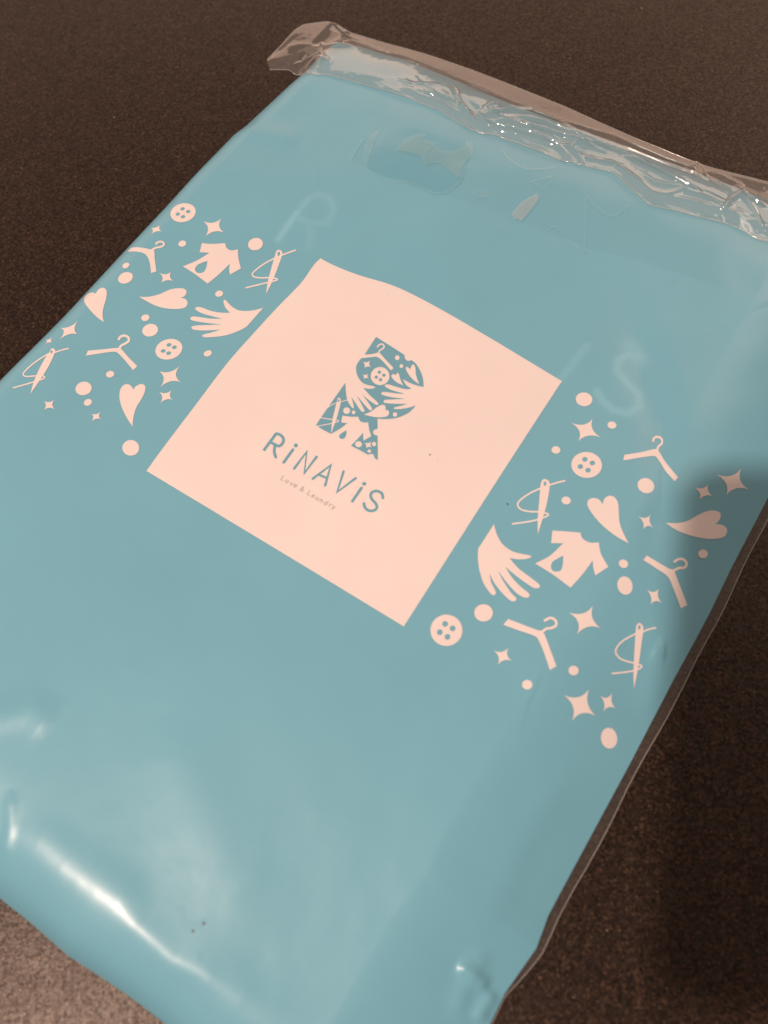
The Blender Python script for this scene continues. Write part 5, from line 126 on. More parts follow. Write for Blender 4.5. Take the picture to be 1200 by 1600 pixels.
AIR = [[-6439,12979,-6445,13066,-6454,13190,-6463,13334,-6467,13480,-6461,13610,-6443,13721,-6416,13827,-6382,13928,-6343,14022,-6302,14111,-6257,14196,-6208,14278,-6155,14354,-6102,14418,-6049,14468,-5994,14505,-5936,14530,-5878,14543,-5827,14542,-5787,14524,-5763,14479,-5754,14407,-5749,14327,-5738,14256,-5712,14214,-5667,14209,-5610,14229,-5545,14261,-5479,14291,-5416,14308,-5354,14311,-5290,14310,-5228,14302,-5170,14289,-5121,14269,-5088,14238,-5069,14195,-5053,14149,-5027,14107,-4980,14079,-4907,14062,-4814,14051,-4711,14049,-4608,14058,-4513,14078,-4422,14110,-4330,14151,-4241,14203,-4158,14264,-4086,14334,-4026,14418,-3975,14516,-3932,14620,-3893,14725,-3857,14824,-3831,14932,-3818,15054,-3805,15167,-3781,15245,-3734,15263,-3649,15204,-3536,15087,-3416,14936,-3312,14775,-3245,14626,-3225,14481,-3238,14326,-3266,14168,-3293,14019,-3302,13889,-3296,13785,-3286,13699,-3269,13624,-3243,13552,-3204,13475,-3144,13387,-3064,13293,-2978,13203,-2903,13126,-2851,13073,-2908,13057,-2988,13033,-3082,13008,-3183,12993,-3283,12996,-3384,13026,-3491,13076,-3601,13134,-3714,13190,-3825,13231,-3937,13261,-4051,13289,-4166,13307,-4276,13309,-4379,13288,-4473,13226,-4559,13125,-4642,13016,-4723,12927,-4806,12889,-4888,12919,-4967,13000,-5049,13102,-5136,13197,-5233,13256,-5342,13271,-5460,13263,-5583,13240,-5708,13208,-5830,13177,-5961,13141,-6101,13096,-6238,13049,-6356,13007],[-5348,11393,-5249,11429,-5109,11480,-4947,11537,-4782,11588,-4632,11621,-4491,11630,-4347,11624,-4203,11610,-4063,11598,-3931,11595,-3811,11599,-3697,11604,-3589,11614,-3486,11634,-3389,11669,-3299,11721,-3217,11787,-3143,11863,-3078,11946,-3021,12033,-2973,12126,-2935,12227,-2904,12332,-2881,12437,-2861,12540,-2847,12650,-2840,12766,-2838,12877,-2838,12972,-2837,13038,-2845,13072,-2869,13098,-2899,13107,-2923,13095,-2933,13067,-2933,12999,-2934,12905,-2936,12796,-2942,12685,-2955,12582,-2974,12483,-2996,12381,-3025,12281,-3060,12187,-3104,12102,-3157,12021,-3219,11943,-3287,11872,-3362,11812,-3442,11765,-3528,11734,-3622,11716,-3724,11707,-3835,11702,-3953,11699,-4080,11702,-4218,11715,-4364,11729,-4516,11737,-4667,11727,-4826,11693,-4996,11640,-5160,11582,-5300,11530,-5399,11495,-5419,11477,-5422,11446,-5406,11414,-5378,11394],[-7116,11346,-7178,11411,-7266,11499,-7368,11609,-7475,11740,-7574,11891,-7676,12076,-7789,12298,-7898,12536,-7987,12769,-8042,12977,-8049,13167,-8020,13353,-7972,13523,-7924,13666,-7894,13769,-7857,13658,-7806,13503,-7747,13322,-7687,13136,-7631,12962,-7580,12800,-7530,12635,-7480,12471,-7428,12309,-7373,12151,-7309,11987,-7237,11813,-7165,11647,-7103,11506,-7060,11406],[-7967,11467,-7992,11592,-8026,11772,-8065,11977,-8102,12178,-8132,12344,-8154,12477,-8172,12599,-8187,12705,-8198,12792,-8207,12857,-8219,12884,-8241,12904,-8267,12909,-8286,12897,-8290,12873,-8281,12808,-8269,12721,-8254,12614,-8236,12491,-8214,12356,-8184,12188,-8146,11987,-8107,11782,-8072,11602,-8048,11477,-8035,11451,-8012,11433,-7987,11430,-7970,11443],[-2159,12533,-2166,12588,-2144,12664,-2098,12745,-2036,12817,-1964,12867,-1867,12893,-1742,12904,-1609,12902,-1491,12891,-1408,12870,-1363,12837,-1341,12788,-1339,12732,-1353,12676,-1379,12628,-1422,12585,-1485,12542,-1560,12503,-1641,12472,-1722,12455,-1814,12451,-1920,12457,-2025,12472,-2110,12497],[-2196,15458,-2100,15398,-1966,15310,-1805,15213,-1633,15125,-1460,15064,-1290,15025,-1111,14995,-925,14983,-734,15000,-540,15053,-328,15164,-96,15325,130,15504,323,15668,458,15781,471,15805,467,15839,450,15868,424,15883,401,15877,266,15761,73,15597,-151,15417,-379,15258,-583,15151,-765,15101,-947,15087,-1126,15099,-1300,15130,-1465,15169,-1628,15227,-1792,15312,-1948,15408,-2083,15496,-2180,15557,-2207,15564,-2227,15548,-2232,15518,-2220,15483],[-190,14360,-143,14404,-76,14464,3,14535,86,14614,168,14695,253,14800,344,14931,433,15055,507,15137,531,15154,557,15095,596,14932,622,14734,627,14556,610,14456,571,14435,488,14447,377,14483,259,14524,151,14543,55,14533,-36,14513,-120,14488,-189,14465,-238,14449,-256,14433,-260,14405,-249,14376,-226,14356,-201,14354,-151,14370,-82,14393,-2,14417,84,14436,166,14445,258,14429,370,14391,488,14352,597,14339,680,14393,708,14530,703,14723,676,14933,631,15116,557,15240,455,15227,368,15133,277,15005,186,14875,105,14773,26,14695,-57,14618,-135,14547,-201,14486,-249,14443,-260,14419,-256,14389,-238,14364,-212,14353],[-8021,11471,-7958,11455,-7871,11432,-7765,11406,-7647,11381,-7521,11359,-7378,11340,-7214,11321,-7044,11304,-6884,11290,-6748,11279,-6634,11271,-6532,11267,-6444,11265,-6374,11264,-6322,11263,-6310,11267,-6305,11279,-6308,11294,-6319,11306,-6333,11310,-6385,11311,-6456,11312,-6543,11315,-6644,11319,-6758,11327,-6893,11338,-7053,11352,-7223,11369,-7386,11388,-7528,11407,-7652,11429,-7769,11454,-7874,11480,-7961,11503,-8025,11519,-8038,11518,-8046,11508,-8045,11493,-8036,11479],[-3951,15066,-3898,15009,-3823,14934,-3741,14845,-3662,14751,-3597,14657,-3539,14544,-3481,14405,-3426,14261,-3380,14134,-3346,14044,-3318,14002,-3278,13981,-3241,13989,-3222,14023,-3228,14069,-3261,14158,-3307,14286,-3363,14434,-3426,14584,-3494,14717,-3574,14834,-3664,14942,-3753,15038,-3828,15115,-3880,15170,-3920,15196,-3958,15192,-3980,15159,-3977,15111],[3838,12208,3736,12418,3588,12721,3417,13068,3245,13418,3093,13728,2945,14019,2786,14321,2642,14603,2537,14831,2499,14957,2490,14944,2560,14908,2695,14816,2855,14711,3014,14638,3176,14583,3359,14519,3552,14465,3738,14448,3903,14497,4034,14641,4138,14853,4224,15087,4290,15300,4340,15444,4342,15486,4323,15526,4291,15549,4257,15545,4236,15516,4186,15369,4120,15155,4038,14928,3943,14732,3839,14616,3713,14581,3551,14598,3369,14649,3189,14713,3031,14766,2885,14833,2733,14934,2591,15031,2464,15084,2384,14980,2434,14797,2545,14554,2692,14268,2851,13966,2999,13677,3150,13368,3323,13017,3494,12670,3642,12368,3745,12158,3771,12128,3805,12120,3834,12135,3846,12169],[1879,12401,1901,12471,1924,12574,1958,12678,2008,12754,2079,12780,2196,12741,2354,12648,2536,12527,2731,12410,2926,12324,3135,12277,3365,12250,3590,12235,3784,12226,3919,12217,3939,12223,3950,12242,3948,12267,3934,12289,3913,12298,3777,12307,3583,12317,3360,12333,3134,12359,2934,12404,2750,12484,2561,12599,2379,12720,2212,12818,2070,12863,1961,12825,1895,12727,1856,12611,1832,12506,1812,12439,1811,12414,1824,12391,1845,12379,1866,12383],[-5496,14129,-5438,14132,-5353,14141,-5263,14145,-5191,14137,-5170,14130,-5168,14093,-5182,14001,-5210,13895,-5240,13796,-5257,13729,-5256,13702,-5241,13677,-5217,13663,-5195,13665,-5181,13683,-5164,13749,-5134,13847,-5105,13958,-5089,14065,-5109,14165,-5191,14223,-5284,14235,-5381,14230,-5466,14222,-5523,14218,-5542,14208,-5549,14185,-5541,14157,-5521,14136]]
TAB = [[73,12301,72,12379,70,12490,69,12619,72,12750,79,12868,92,12969,107,13065,127,13158,153,13254,187,13356,236,13476,299,13609,366,13741,424,13855,465,13936,498,13914,546,13889,599,13852,648,13798,681,13720,699,13614,706,13483,707,13337,703,13182,697,13025,688,12852,673,12657,656,12464,640,12296,630,12179,602,12188,563,12202,517,12217,474,12228,439,12230,417,12218,403,12195,391,12169,374,12149,346,12146,298,12164,237,12198,171,12239,113,12276]]

# ---------------------------------------------------------------- the shape of the bag
T0 = 0.016                                   # height of the filled bag above the counter
def vnoise(x, y, seed=0):
    """smooth value noise, -1..1, for numpy arrays"""
    xi = np.floor(x).astype(int); yi = np.floor(y).astype(int)
    fx = x - xi; fy = y - yi
    fx = fx*fx*fx*(fx*(fx*6-15)+10); fy = fy*fy*fy*(fy*(fy*6-15)+10)
    def h(a, b):
        v = np.sin(a*127.1 + b*311.7 + seed*74.7)*43758.5453
        return (v - np.floor(v))*2-1
    return (h(xi, yi)*(1-fx) + h(xi+1, yi)*fx)*(1-fy) + (h(xi, yi+1)*(1-fx) + h(xi+1, yi+1)*fx)*fy
def seg_dist(x, y, pts):
    """distance to a polyline and the running position (0..1) of the nearest point, plus the signed side"""
    best = np.full(x.shape, 1e9); pos = np.zeros(x.shape); side = np.zeros(x.shape)
    n = len(pts)-1
    for i in range(n):
        ax, ay = pts[i]; bx, by = pts[i+1]
        dx, dy = bx-ax, by-ay; L = dx*dx+dy*dy
        t = np.clip(((x-ax)*dx+(y-ay)*dy)/L, 0, 1)
        d = np.hypot(x-ax-t*dx, y-ay-t*dy)
        m = d < best
        best = np.where(m, d, best); pos = np.where(m, (i+t)/n, pos)
        side = np.where(m, np.sign((x-ax)*dy-(y-ay)*dx), side)
    return best, pos, side
def sst(a, b, v):
    t = np.clip((v-a)/(b-a), 0, 1); return t*t*(3-2*t)
YK = [-.23, -.10, -.06, -.02, .02, .07, .105, .113, .16, .19]
XK = [-.1470, -.1480, -.1482, -.1474, -.1474, -.1474, -.1472, -.1458, -.1425, -.1445]
def x_left(y): return np.interp(y, YK, XK)
YR = [-.22, -.1495, -.1398, -.1234, -.1129, -.0946, -.0555, -.0215, -.0047, .0076, .0285, .0614, .2]
XR = [.1480, .1489, .1487, .1509, .1496, .1499, .1507, .1508, .1513, .1515, .1511, .1513, .1508]
def x_right(y): return np.interp(y, YR, XR)
XB = [-.15, -.05, -0.0070, 0.0076, 0.0243, 0.0379, 0.0520, 0.0636, .10, .15]
YB = [-.2075, -.2085, -0.2091, -0.2087, -0.2089, -0.2074, -0.2062, -0.2058, -.2065, -.199]
def y_bot(x): return np.interp(x, XB, YB)
XT = [-.15, -.1480, -.1420, -.1318, -.1023, -.0637, -.0382, -.0027, .0933, .16]
YT = [.178, .1835, .1900, .1925, .1960, .1962, .1954, .1968, .2003, .1990]
def y_top(x): return np.interp(x, XT, YT)
# creases: (points, amplitude, width, kind)   kind 0 ridge, 1 step
def Z(x, y):
    x = np.asarray(x, float); y = np.asarray(y, float)
    dl = np.clip((x-x_left(y))/.015, 0, 1); fl = np.sqrt(np.clip(1-(1-dl)**2, 0, 1))
    dr = np.clip((x_right(y)-x)/.042, 0, 1); fr = 1-(1-dr)**1.5
    db = np.clip((y-y_bot(x))/(.037+.010*sst(.04, -.03, x)), 0, 1); fb = 1-(1-db)**3.7
    dt = np.clip((y_top(x)-y)/.050, 0, 1); ft = 1-(1-dt)**2.2
    prof = fl*fr*fb*(.22+.78*ft)
    ze = .0025+.0030*sst(-.17, -.20, y)*sst(.13, .05, x)
    z = ze + (T0-ze)*prof
    # the packet rises evenly towards the crest above its lower edge and sinks to the lower right
    z = z+fb*fr*fl*(.024*((-.07-y)+np.sqrt((-.07-y)**2+.0009))*(1-sst(.03, .12, x))-.0024*(1-sst(-.175, -.10, y))*sst(-.09, .13, x))
    m = np.clip(prof*1.4-.15, 0, 1)
    # slow billows of the folded laundry inside and of the slack film
    top_ = 1-.9*sst(-.05, -.12, y)
    z += m*((.0006*np.sin(x*31+y*17+.6) + .0007*np.sin(-x*22+y*41+2.0) + .00035*vnoise(x*28+3, y*22+5, 1) + .0002*vnoise(x*60, y*55, 2))*top_
            + .00006*vnoise(x*95+y*30, y*70, 4) + .00002*vnoise(x*160-y*90, y*150+x*60, 5))
    for pts, amp, w, kind in CREASES:
        d, s, sd = seg_dist(x, y, pts)
        env = np.clip(np.minimum(s, 1-s)*5, 0, 1)
        if kind == 0: z += amp*env*np.exp(-(d/w)**2)
        else: z += amp*np.sin(np.pi*np.clip(s,0,1))*sd*np.exp(-(d/w)**1.0)*np.clip(d/(w*.25),0,1)
    return np.maximum(z, .0010)
def normal_at(x, y, e=3e-4):
    gx = (Z(x+e, y)-Z(x-e, y))/(2*e); gy = (Z(x, y+e)-Z(x, y-e))/(2*e)
    n = np.stack([-gx, -gy, np.ones_like(gx)], -1)
    return n/np.linalg.norm(n, axis=-1, keepdims=True)

# ================================================================ materials
def material(name):
    m = bpy.data.materials.new(name); m.use_nodes = True
    nt = m.node_tree; nt.nodes.clear(); out = nt.nodes.new('ShaderNodeOutputMaterial'); return m, nt, out
def node(nt, kind, **kw):
    n = nt.nodes.new('ShaderNode'+kind)
    for k, v in kw.items():
        if k in n.inputs: n.inputs[k].default_value = v
        else: setattr(n, k, v)
    return n
def printed(name, color, ghost=False, rough=.38):
    m, nt, out = material(name); L = nt.links.new
    p = node(nt, 'BsdfPrincipled', Roughness=rough)
    p.inputs['Specular IOR Level'].default_value = .35
    p.inputs['Coat Weight'].default_value = .8; p.inputs['Coat Roughness'].default_value = .32; p.inputs['Coat IOR'].default_value = 1.45
    tc = node(nt, 'TexCoord')
    n1 = node(nt, 'TexNoise', Scale=26.0, Detail=2.0); L(tc.outputs['Object'], n1.inputs['Vector'])
    n2 = node(nt, 'TexNoise', Scale=420.0, Detail=3.0); L(tc.outputs['Object'], n2.inputs['Vector'])
    hs = node(nt, 'HueSaturation'); hs.inputs['Color'].default_value = (*color, 1)
    mr = node(nt, 'MapRange'); mr.inputs['To Min'].default_value = .955; mr.inputs['To Max'].default_value = 1.045
    L(n1.outputs['Fac'], mr.inputs['Value']); L(mr.outputs['Result'], hs.inputs['Value'])
    last = hs.outputs['Color']
    if ghost:
        at = node(nt, 'Attribute', attribute_name='cling'); mx = node(nt, 'Mix', data_type='RGBA')
        mx.inputs[7].default_value = (.265, .60, .77, 1)
        L(at.outputs['Fac'], mx.inputs[0]); L(last, mx.inputs[6]); last = mx.outputs[2]
    L(last, p.inputs['Base Color'])
    rr = node(nt, 'MapRange'); rr.inputs['To Min'].default_value = rough-.05; rr.inputs['To Max'].default_value = rough+.06
    L(n2.outputs['Fac'], rr.inputs['Value']); L(rr.outputs['Result'], p.inputs['Roughness'])
    b = node(nt, 'Bump', Strength=.12, Distance=.0002); L(n2.outputs['Fac'], b.inputs['Height'])
    L(b.outputs['Normal'], p.inputs['Normal'])
    b2 = node(nt, 'Bump', Strength=.40, Distance=.0004)
    n3 = node(nt, 'TexNoise', Scale=90.0, Detail=2.0); L(tc.outputs['Object'], n3.inputs['Vector']); L(n3.outputs['Fac'], b2.inputs['Height'])
    L(b2.outputs['Normal'], p.inputs['Coat Normal'])
    L(p.outputs['BSDF'], out.inputs['Surface']); return m
M_BAG = printed('turquoise_film', (.172, .462, .61), True)
M_CREAM = printed('white_ink', (.83, .77, .77))
M_TEAL = printed('teal_ink', (.16, .40, .53))
M_TAG = printed('thin_grey_ink', (.46, .44, .43))
M_BLACK = printed('black_grain', (.01, .01, .01))
def clear(name, haze, rough, tint=(.97, .975, .97), k=1.5, bump=0, back=.35, white=(.85, .84, .82)):
    m, nt, out = material(name); L = nt.links.new
    tr = node(nt, 'BsdfTransparent'); tr.inputs['Color'].default_value = (*tint, 1)
    df = node(nt, 'BsdfDiffuse'); df.inputs['Color'].default_value = (*white, 1)
    tl = node(nt, 'BsdfTranslucent'); tl.inputs['Color'].default_value = (.85, .84, .82, 1)
    dm = node(nt, 'MixShader'); dm.inputs[0].default_value = back; L(df.outputs[0], dm.inputs[1]); L(tl.outputs[0], dm.inputs[2])
    m1 = node(nt, 'MixShader'); m1.inputs[0].default_value = haze; L(tr.outputs[0], m1.inputs[1]); L(dm.outputs[0], m1.inputs[2])
    gl = node(nt, 'BsdfGlossy', Roughness=rough); gl.inputs['Color'].default_value = (1, 1, 1, 1)
    fr = node(nt, 'Fresnel', IOR=1.5); ge = node(nt, 'NewGeometry'); io = node(nt, 'Math', operation='MULTIPLY_ADD')
    io.inputs[1].default_value = -.8333; io.inputs[2].default_value = 1.5; L(ge.outputs['Backfacing'], io.inputs[0]); L(io.outputs[0], fr.inputs['IOR'])   # the same sheen from both faces
    mu = node(nt, 'Math', operation='MULTIPLY'); mu.inputs[1].default_value = k; mu.use_clamp = True
    L(fr.outputs[0], mu.inputs[0]); m2 = node(nt, 'MixShader'); L(mu.outputs[0], m2.inputs[0]); L(m1.outputs[0], m2.inputs[1]); L(gl.outputs[0], m2.inputs[2])
    if bump:
        tc = node(nt, 'TexCoord'); n = node(nt, 'TexNoise', Scale=260.0, Detail=3.0); L(tc.outputs['Object'], n.inputs['Vector'])
        b = node(nt, 'Bump', Strength=bump, Distance=.0004); L(n.outputs['Fac'], b.inputs['Height']); L(b.outputs['Normal'], gl.inputs['Normal'])
    L(m2.outputs[0], out.inputs['Surface']); return m
M_FILM = clear('clear_film', .075, .065, k=2.6, bump=.05, back=.15)
M_SEAM = clear('clear_seam_film', .05, .2, k=1.3, bump=.1)
M_TAPE = clear('adhesive_film', .0, .14, (.985, .99, .99), .45, bump=.1)
def counter():
    m, nt, out = material('dark_stone'); L = nt.links.new
    tc = node(nt, 'TexCoord'); p = node(nt, 'BsdfPrincipled'); p.inputs['Specular Tint'].default_value = (1, .88, .80, 1)
    n1 = node(nt, 'TexNoise', Scale=1000.0, Detail=3.0, Roughness=.85); n2 = node(nt, 'TexNoise', Scale=14.0, Detail=3.0)
    n3 = node(nt, 'TexVoronoi', Scale=520.0); n4 = node(nt, 'TexNoise', Scale=330.0, Detail=3.0)
    for n in (n1, n2, n3, n4): L(tc.outputs['Object'], n.inputs['Vector'])
    r1 = node(nt, 'ValToRGB'); e = r1.color_ramp.elements
    e[0].position = .38; e[0].color = (.006, .0032, .0022, 1); e[1].position = .72; e[1].color = (.034, .019, .012, 1)
    L(n1.outputs['Fac'], r1.inputs[0])
    r2 = node(nt, 'ValToRGB'); f = r2.color_ramp.elements; f[0].position = .0; f[0].color = (1, 1, 1, 1); f[1].position = .14; f[1].color = (0, 0, 0, 1)
    L(n3.outputs['Distance'], r2.inputs[0])
    gm = node(nt, 'Math', operation='GREATER_THAN'); gm.inputs[1].default_value = .56; L(n4.outputs['Fac'], gm.inputs[0])
    mm = node(nt, 'Math', operation='MULTIPLY'); L(r2.outputs[0], mm.inputs[0]); L(gm.outputs[0], mm.inputs[1])
    mx = node(nt, 'Mix', data_type='RGBA'); mx.inputs[7].default_value = (.22, .17, .12, 1); L(mm.outputs[0], mx.inputs[0]); L(r1.outputs[0], mx.inputs[6])
    L(mx.outputs[2], p.inputs['Base Color'])
    rr = node(nt, 'MapRange'); rr.inputs['To Min'].default_value = .30; rr.inputs['To Max'].default_value = .44; L(n2.outputs['Fac'], rr.inputs['Value']); L(rr.outputs[0], p.inputs['Roughness'])
    gr = node(nt, 'TexVoronoi', Scale=1150.0); L(tc.outputs['Object'], gr.inputs['Vector'])
    se = node(nt, 'SeparateColor'); L(gr.outputs['Color'], se.inputs[0])
    pw = node(nt, 'Math', operation='POWER'); pw.inputs[1].default_value = 3.0; L(se.outputs[0], pw.inputs[0])
    gm2 = node(nt, 'MapRange'); gm2.inputs['To Min'].default_value = .45; gm2.inputs['To Max'].default_value = 3.0; L(pw.outputs[0], gm2.inputs['Value'])
    sc2 = node(nt, 'VectorMath', operation='SCALE'); L(mx.outputs[2], sc2.inputs[0]); L(gm2.outputs[0], sc2.inputs['Scale']); L(sc2.outputs[0], p.inputs['Base Color'])
    sp = node(nt, 'MapRange'); sp.inputs['From Min'].default_value = 0; sp.inputs['From Max'].default_value = 1; sp.inputs['To Min'].default_value = .22; sp.inputs['To Max'].default_value = .54
    L(se.outputs[1], sp.inputs['Value']); L(sp.outputs[0], p.inputs['Specular IOR Level'])
    ad = node(nt, 'Math', operation='ADD'); L(n1.outputs['Fac'], ad.inputs[0]); L(n4.outputs['Fac'], ad.inputs[1])
    b = node(nt, 'Bump', Strength=.34, Distance=.0003); L(ad.outputs[0], b.inputs['Height']); L(b.outputs['Normal'], p.inputs['Normal'])
    L(p.outputs[0], out.inputs['Surface']); return m
M_TABLE = counter()
# ================================================================ mesh helpers
def mesh_obj(name, verts, faces, mat, parent=None, smooth=True):
    me = bpy.data.meshes.new(name); me.from_pydata([tuple(v) for v in verts], [], [tuple(f) for f in faces]); me.update()
    if smooth: me.polygons.foreach_set('use_smooth', [True]*len(me.polygons))
    me.materials.append(mat); o = bpy.data.objects.new(name, me); COL.objects.link(o)
    if parent: o.parent = parent
    return o
def grid_faces(nx, ny, off=0):
    i = np.arange(nx-1)[:, None]*ny+np.arange(ny-1)[None, :]
    i = i.ravel()+off
    return np.stack([i, i+ny, i+ny+1, i+1], 1)
def in_poly(P, poly):
    x, y = P[:, 0], P[:, 1]; c = np.zeros(len(P), bool); n = len(poly)
    for i in range(n):
        x0, y0 = poly[i-1]; x1, y1 = poly[i]
        if y0 == y1: continue
        m = (y0 > y) != (y1 > y)
        c ^= m & (x < (x1-x0)*(y-y0)/(y1-y0)+x0)
    return c
def decal(name, adds, holes, adds2, mat, parent, lift, step):
    """flat print that follows the surface of the bag"""
    polys = []
    for p in adds+holes+adds2:                                   # outlines, with no edge longer than a step
        q = np.array(p, float).reshape(-1, 2)*1e-5; fine = []
        for i in range(len(q)):
            a, b = q[i], q[(i+1) % len(q)]; k = max(1, int(math.ceil(np.hypot(*(b-a))/step)))
            fine += [a+(b-a)*j/k for j in range(k)]
        polys.append(np.array(fine))
    na, nh = len(adds), len(holes)
    allp = np.concatenate(polys); lo, hi = allp.min(0), allp.max(0)
    gx, gy = np.meshgrid(np.arange(lo[0]+step*.5, hi[0], step), np.arange(lo[1]+step*.5, hi[1], step)); G = np.c_[gx.ravel(), gy.ravel()]
    def inside(P):
        k = np.zeros(len(P), bool)
        for p in polys[:na]: k |= in_poly(P, p)
        for p in polys[na:na+nh]: k &= ~in_poly(P, p)
        for p in polys[na+nh:]: k |= in_poly(P, p)
        return k
    G = G[inside(G)] if len(G) else G
    for c in np.array_split(allp, max(1, len(allp)//60)):
        if len(G): G = G[(np.hypot(G[:, None, 0]-c[None, :, 0], G[:, None, 1]-c[None, :, 1]).min(1)) > step*.55]
    S = 1000.0                                                   # work in millimetres
    vs_, es = [], []
    for p in polys:
        b = len(vs_); n = len(p); vs_ += [Vector(q*S) for q in p]; es += [(b+i, b+(i+1) % n) for i in range(n)]
    vs_ += [Vector(q*S) for q in G]
    v, e, f, *_ = delaunay_2d_cdt(vs_, es, [], 0, 1e-4)
    P = np.array([(q[0], q[1]) for q in v])/S; F = np.array([tuple(t) for t in f if len(t) == 3])
    F = F[inside(P[F].mean(1))]
    used = np.unique(F); re_ = -np.ones(len(P), int); re_[used] = np.arange(len(used)); P = P[used]; F = re_[F]
    N = normal_at(P[:, 0], P[:, 1]); V = np.c_[P, Z(P[:, 0], P[:, 1])]+N*lift
    a = (P[F[:, 1]]-P[F[:, 0]]); b = (P[F[:, 2]]-P[F[:, 0]]); flip = (a[:, 0]*b[:, 1]-a[:, 1]*b[:, 0]) < 0
    F[flip] = F[flip][:, ::-1]
    A2 = np.abs(a[:, 0]*b[:, 1]-a[:, 1]*b[:, 0]); L2 = np.maximum((a**2).sum(1), (b**2).sum(1))
    F = F[A2 > L2*2e-3]                                          # no slivers
    o = mesh_obj(name, V, F, mat, parent)
    o.data.normals_split_custom_set_from_vertices([tuple(q) for q in N])
    return o
# ================================================================ the counter
co = mesh_obj('countertop', [(-2, -1.6, 0), (2, -1.6, 0), (2, 2, 0), (-2, 2, 0)], [(0, 1, 2, 3)], M_TABLE, None, False)
co['kind'] = 'structure'
# ================================================================ the bag
bag = bpy.data.objects.new('plastic_bag', None); COL.objects.link(bag); bag.empty_display_size = .05
bag['label'] = 'filled turquoise plastic bag with a white square and laundry symbols, lying on the dark counter'
bag['category'] = 'plastic bag'
nx, ny = 430, 560
u = np.linspace(0, 1, nx)**1.0; u = np.unique(np.concatenate([u, np.linspace(0, .004, 10), 1-np.linspace(0, .003, 4)])); nx = len(u)
v = np.linspace(0, 1, ny)
Y = -.2085+(.2000+.2085)*v[None, :]+0*u[:, None]
X = x_left(Y)+(x_right(Y)-x_left(Y))*u[:, None]
Y = y_bot(X)+(y_top(X)-y_bot(X))*v[None, :]
X = x_left(Y)+(x_right(Y)-x_left(Y))*u[:, None]
ZZ = Z(X, Y)
front = np.stack([X, Y, ZZ], -1).reshape(-1, 3)
film = mesh_obj('turquoise_film', front, grid_faces(nx, ny), M_BAG, bag)
g = np.zeros(X.size)
for pts, wd, s in GHOST:
    d, pos, _ = seg_dist(X.ravel(), Y.ravel(), pts); g = np.maximum(g, s*np.exp(-(d/wd/1.15)**2.6))
a = film.data.attributes.new('cling', 'FLOAT', 'POINT'); a.data.foreach_set('value', g.astype(np.float32)*.6)
# back sheet of the bag and the walls that join it to the front
ring = [(i, 0) for i in range(0, nx, 6)]+[(nx-1, j) for j in range(0, ny, 6)]+[(i, ny-1) for i in range(nx-1, -1, -6)]+[(0, j) for j in range(ny-1, -1, -6)]
top = [(X[i, j], Y[i, j], ZZ[i, j]-.0002) for i, j in ring]; low = [(X[i, j]*.995, Y[i, j]*.996, .0006) for i, j in ring]
n = len(ring); faces = [(k, (k+1) % n, n+(k+1) % n, n+k) for k in range(n)]+[tuple(range(2*n-1, n-1, -1))]
mesh_obj('back_film', top+low, faces, M_BAG, bag, False)
# ---- print
LAYERS = {'cream': M_CREAM, 'teal': M_TEAL, 'tag': M_TAG}
for name, col, layer, ad, ho, a2 in ART:
    big = name == 'label_panel'
    decal(name, ad, ho, a2, LAYERS[col], bag, .00014 if layer == 1 else .00026, .0015 if big else .0010)
M_HOLE = printed('hole_shade', (.10, .12, .12))
for s in SLIT: decal('pin_hole', [s], [], [], M_HOLE, bag, .0003, .001)
for s in BLISTER: decal('film_blister', [s], [], [], M_TAPE, bag, .0002, .0008)
for (x, y), r in zip(SPECKS, (.00030, .00013, .00030, .00013, .00016)):
    q = [int(1e5*c) for k in range(7) for c in (x+r*math.cos(k*.9)*1.3, y+r*math.sin(k*.9)*random.uniform(.6, 1))]
    decal('dirt_speck', [q], [], [], M_BLACK, bag, .0003, .001)
# ---- clear margin welded along the right side
E_ = np.array(EDGE)[::-1]; yy = np.linspace(E_[0, 1], .195, 220); xe = np.interp(yy, E_[:, 1], E_[:, 0])+.00025*np.sin(yy*140)
xe = np.where(yy > E_[-1, 1], E_[-1, 0], xe)
V = []
for y, x1 in zip(yy, xe):
    x0 = x_right(np.array(y))-.001
    z0 = float(Z(np.array(x0), np.array(y)))
    for t in np.linspace(0, 1, 6):
        V.append((x0+(x1-x0)*t, y, max(.0009, z0-.0004+(.0016+.0006*math.sin(y*90)-z0)*t**.8)))
for y, x1 in zip(yy, xe): V.append((x1+.0003, y, .0022+.0006*math.sin(y*90)))
F = grid_faces(220, 6).tolist()
mesh_obj('side_margin', V[:220*6], F, M_SEAM, bag)
# its heat-cut edge, a thin bead
def bead(name, pts, r, mat):
    vs2, fs = [], []; P = [Vector(p) for p in pts]
    for i, p in enumerate(P):
        t = (P[min(i+1, len(P)-1)]-P[max(i-1, 0)]).normalized(); a = t.cross(Vector((0, 0, 1))).normalized(); b = a.cross(t)
        for k in range(6): vs2.append(p+(a*math.cos(k*math.pi/3)+b*math.sin(k*math.pi/3))*r)
    for i in range(len(P)-1):
        for k in range(6): fs.append((i*6+k, i*6+(k+1) % 6, (i+1)*6+(k+1) % 6, (i+1)*6+k))
    return mesh_obj(name, vs2, fs, mat, bag)
M_BEAD = clear('heat_cut_edge', .42, .2)
bead('cut_edge', [(V[i*6+5][0], V[i*6+5][1], V[i*6+5][2]) for i in range(220)], .00014, M_BEAD)
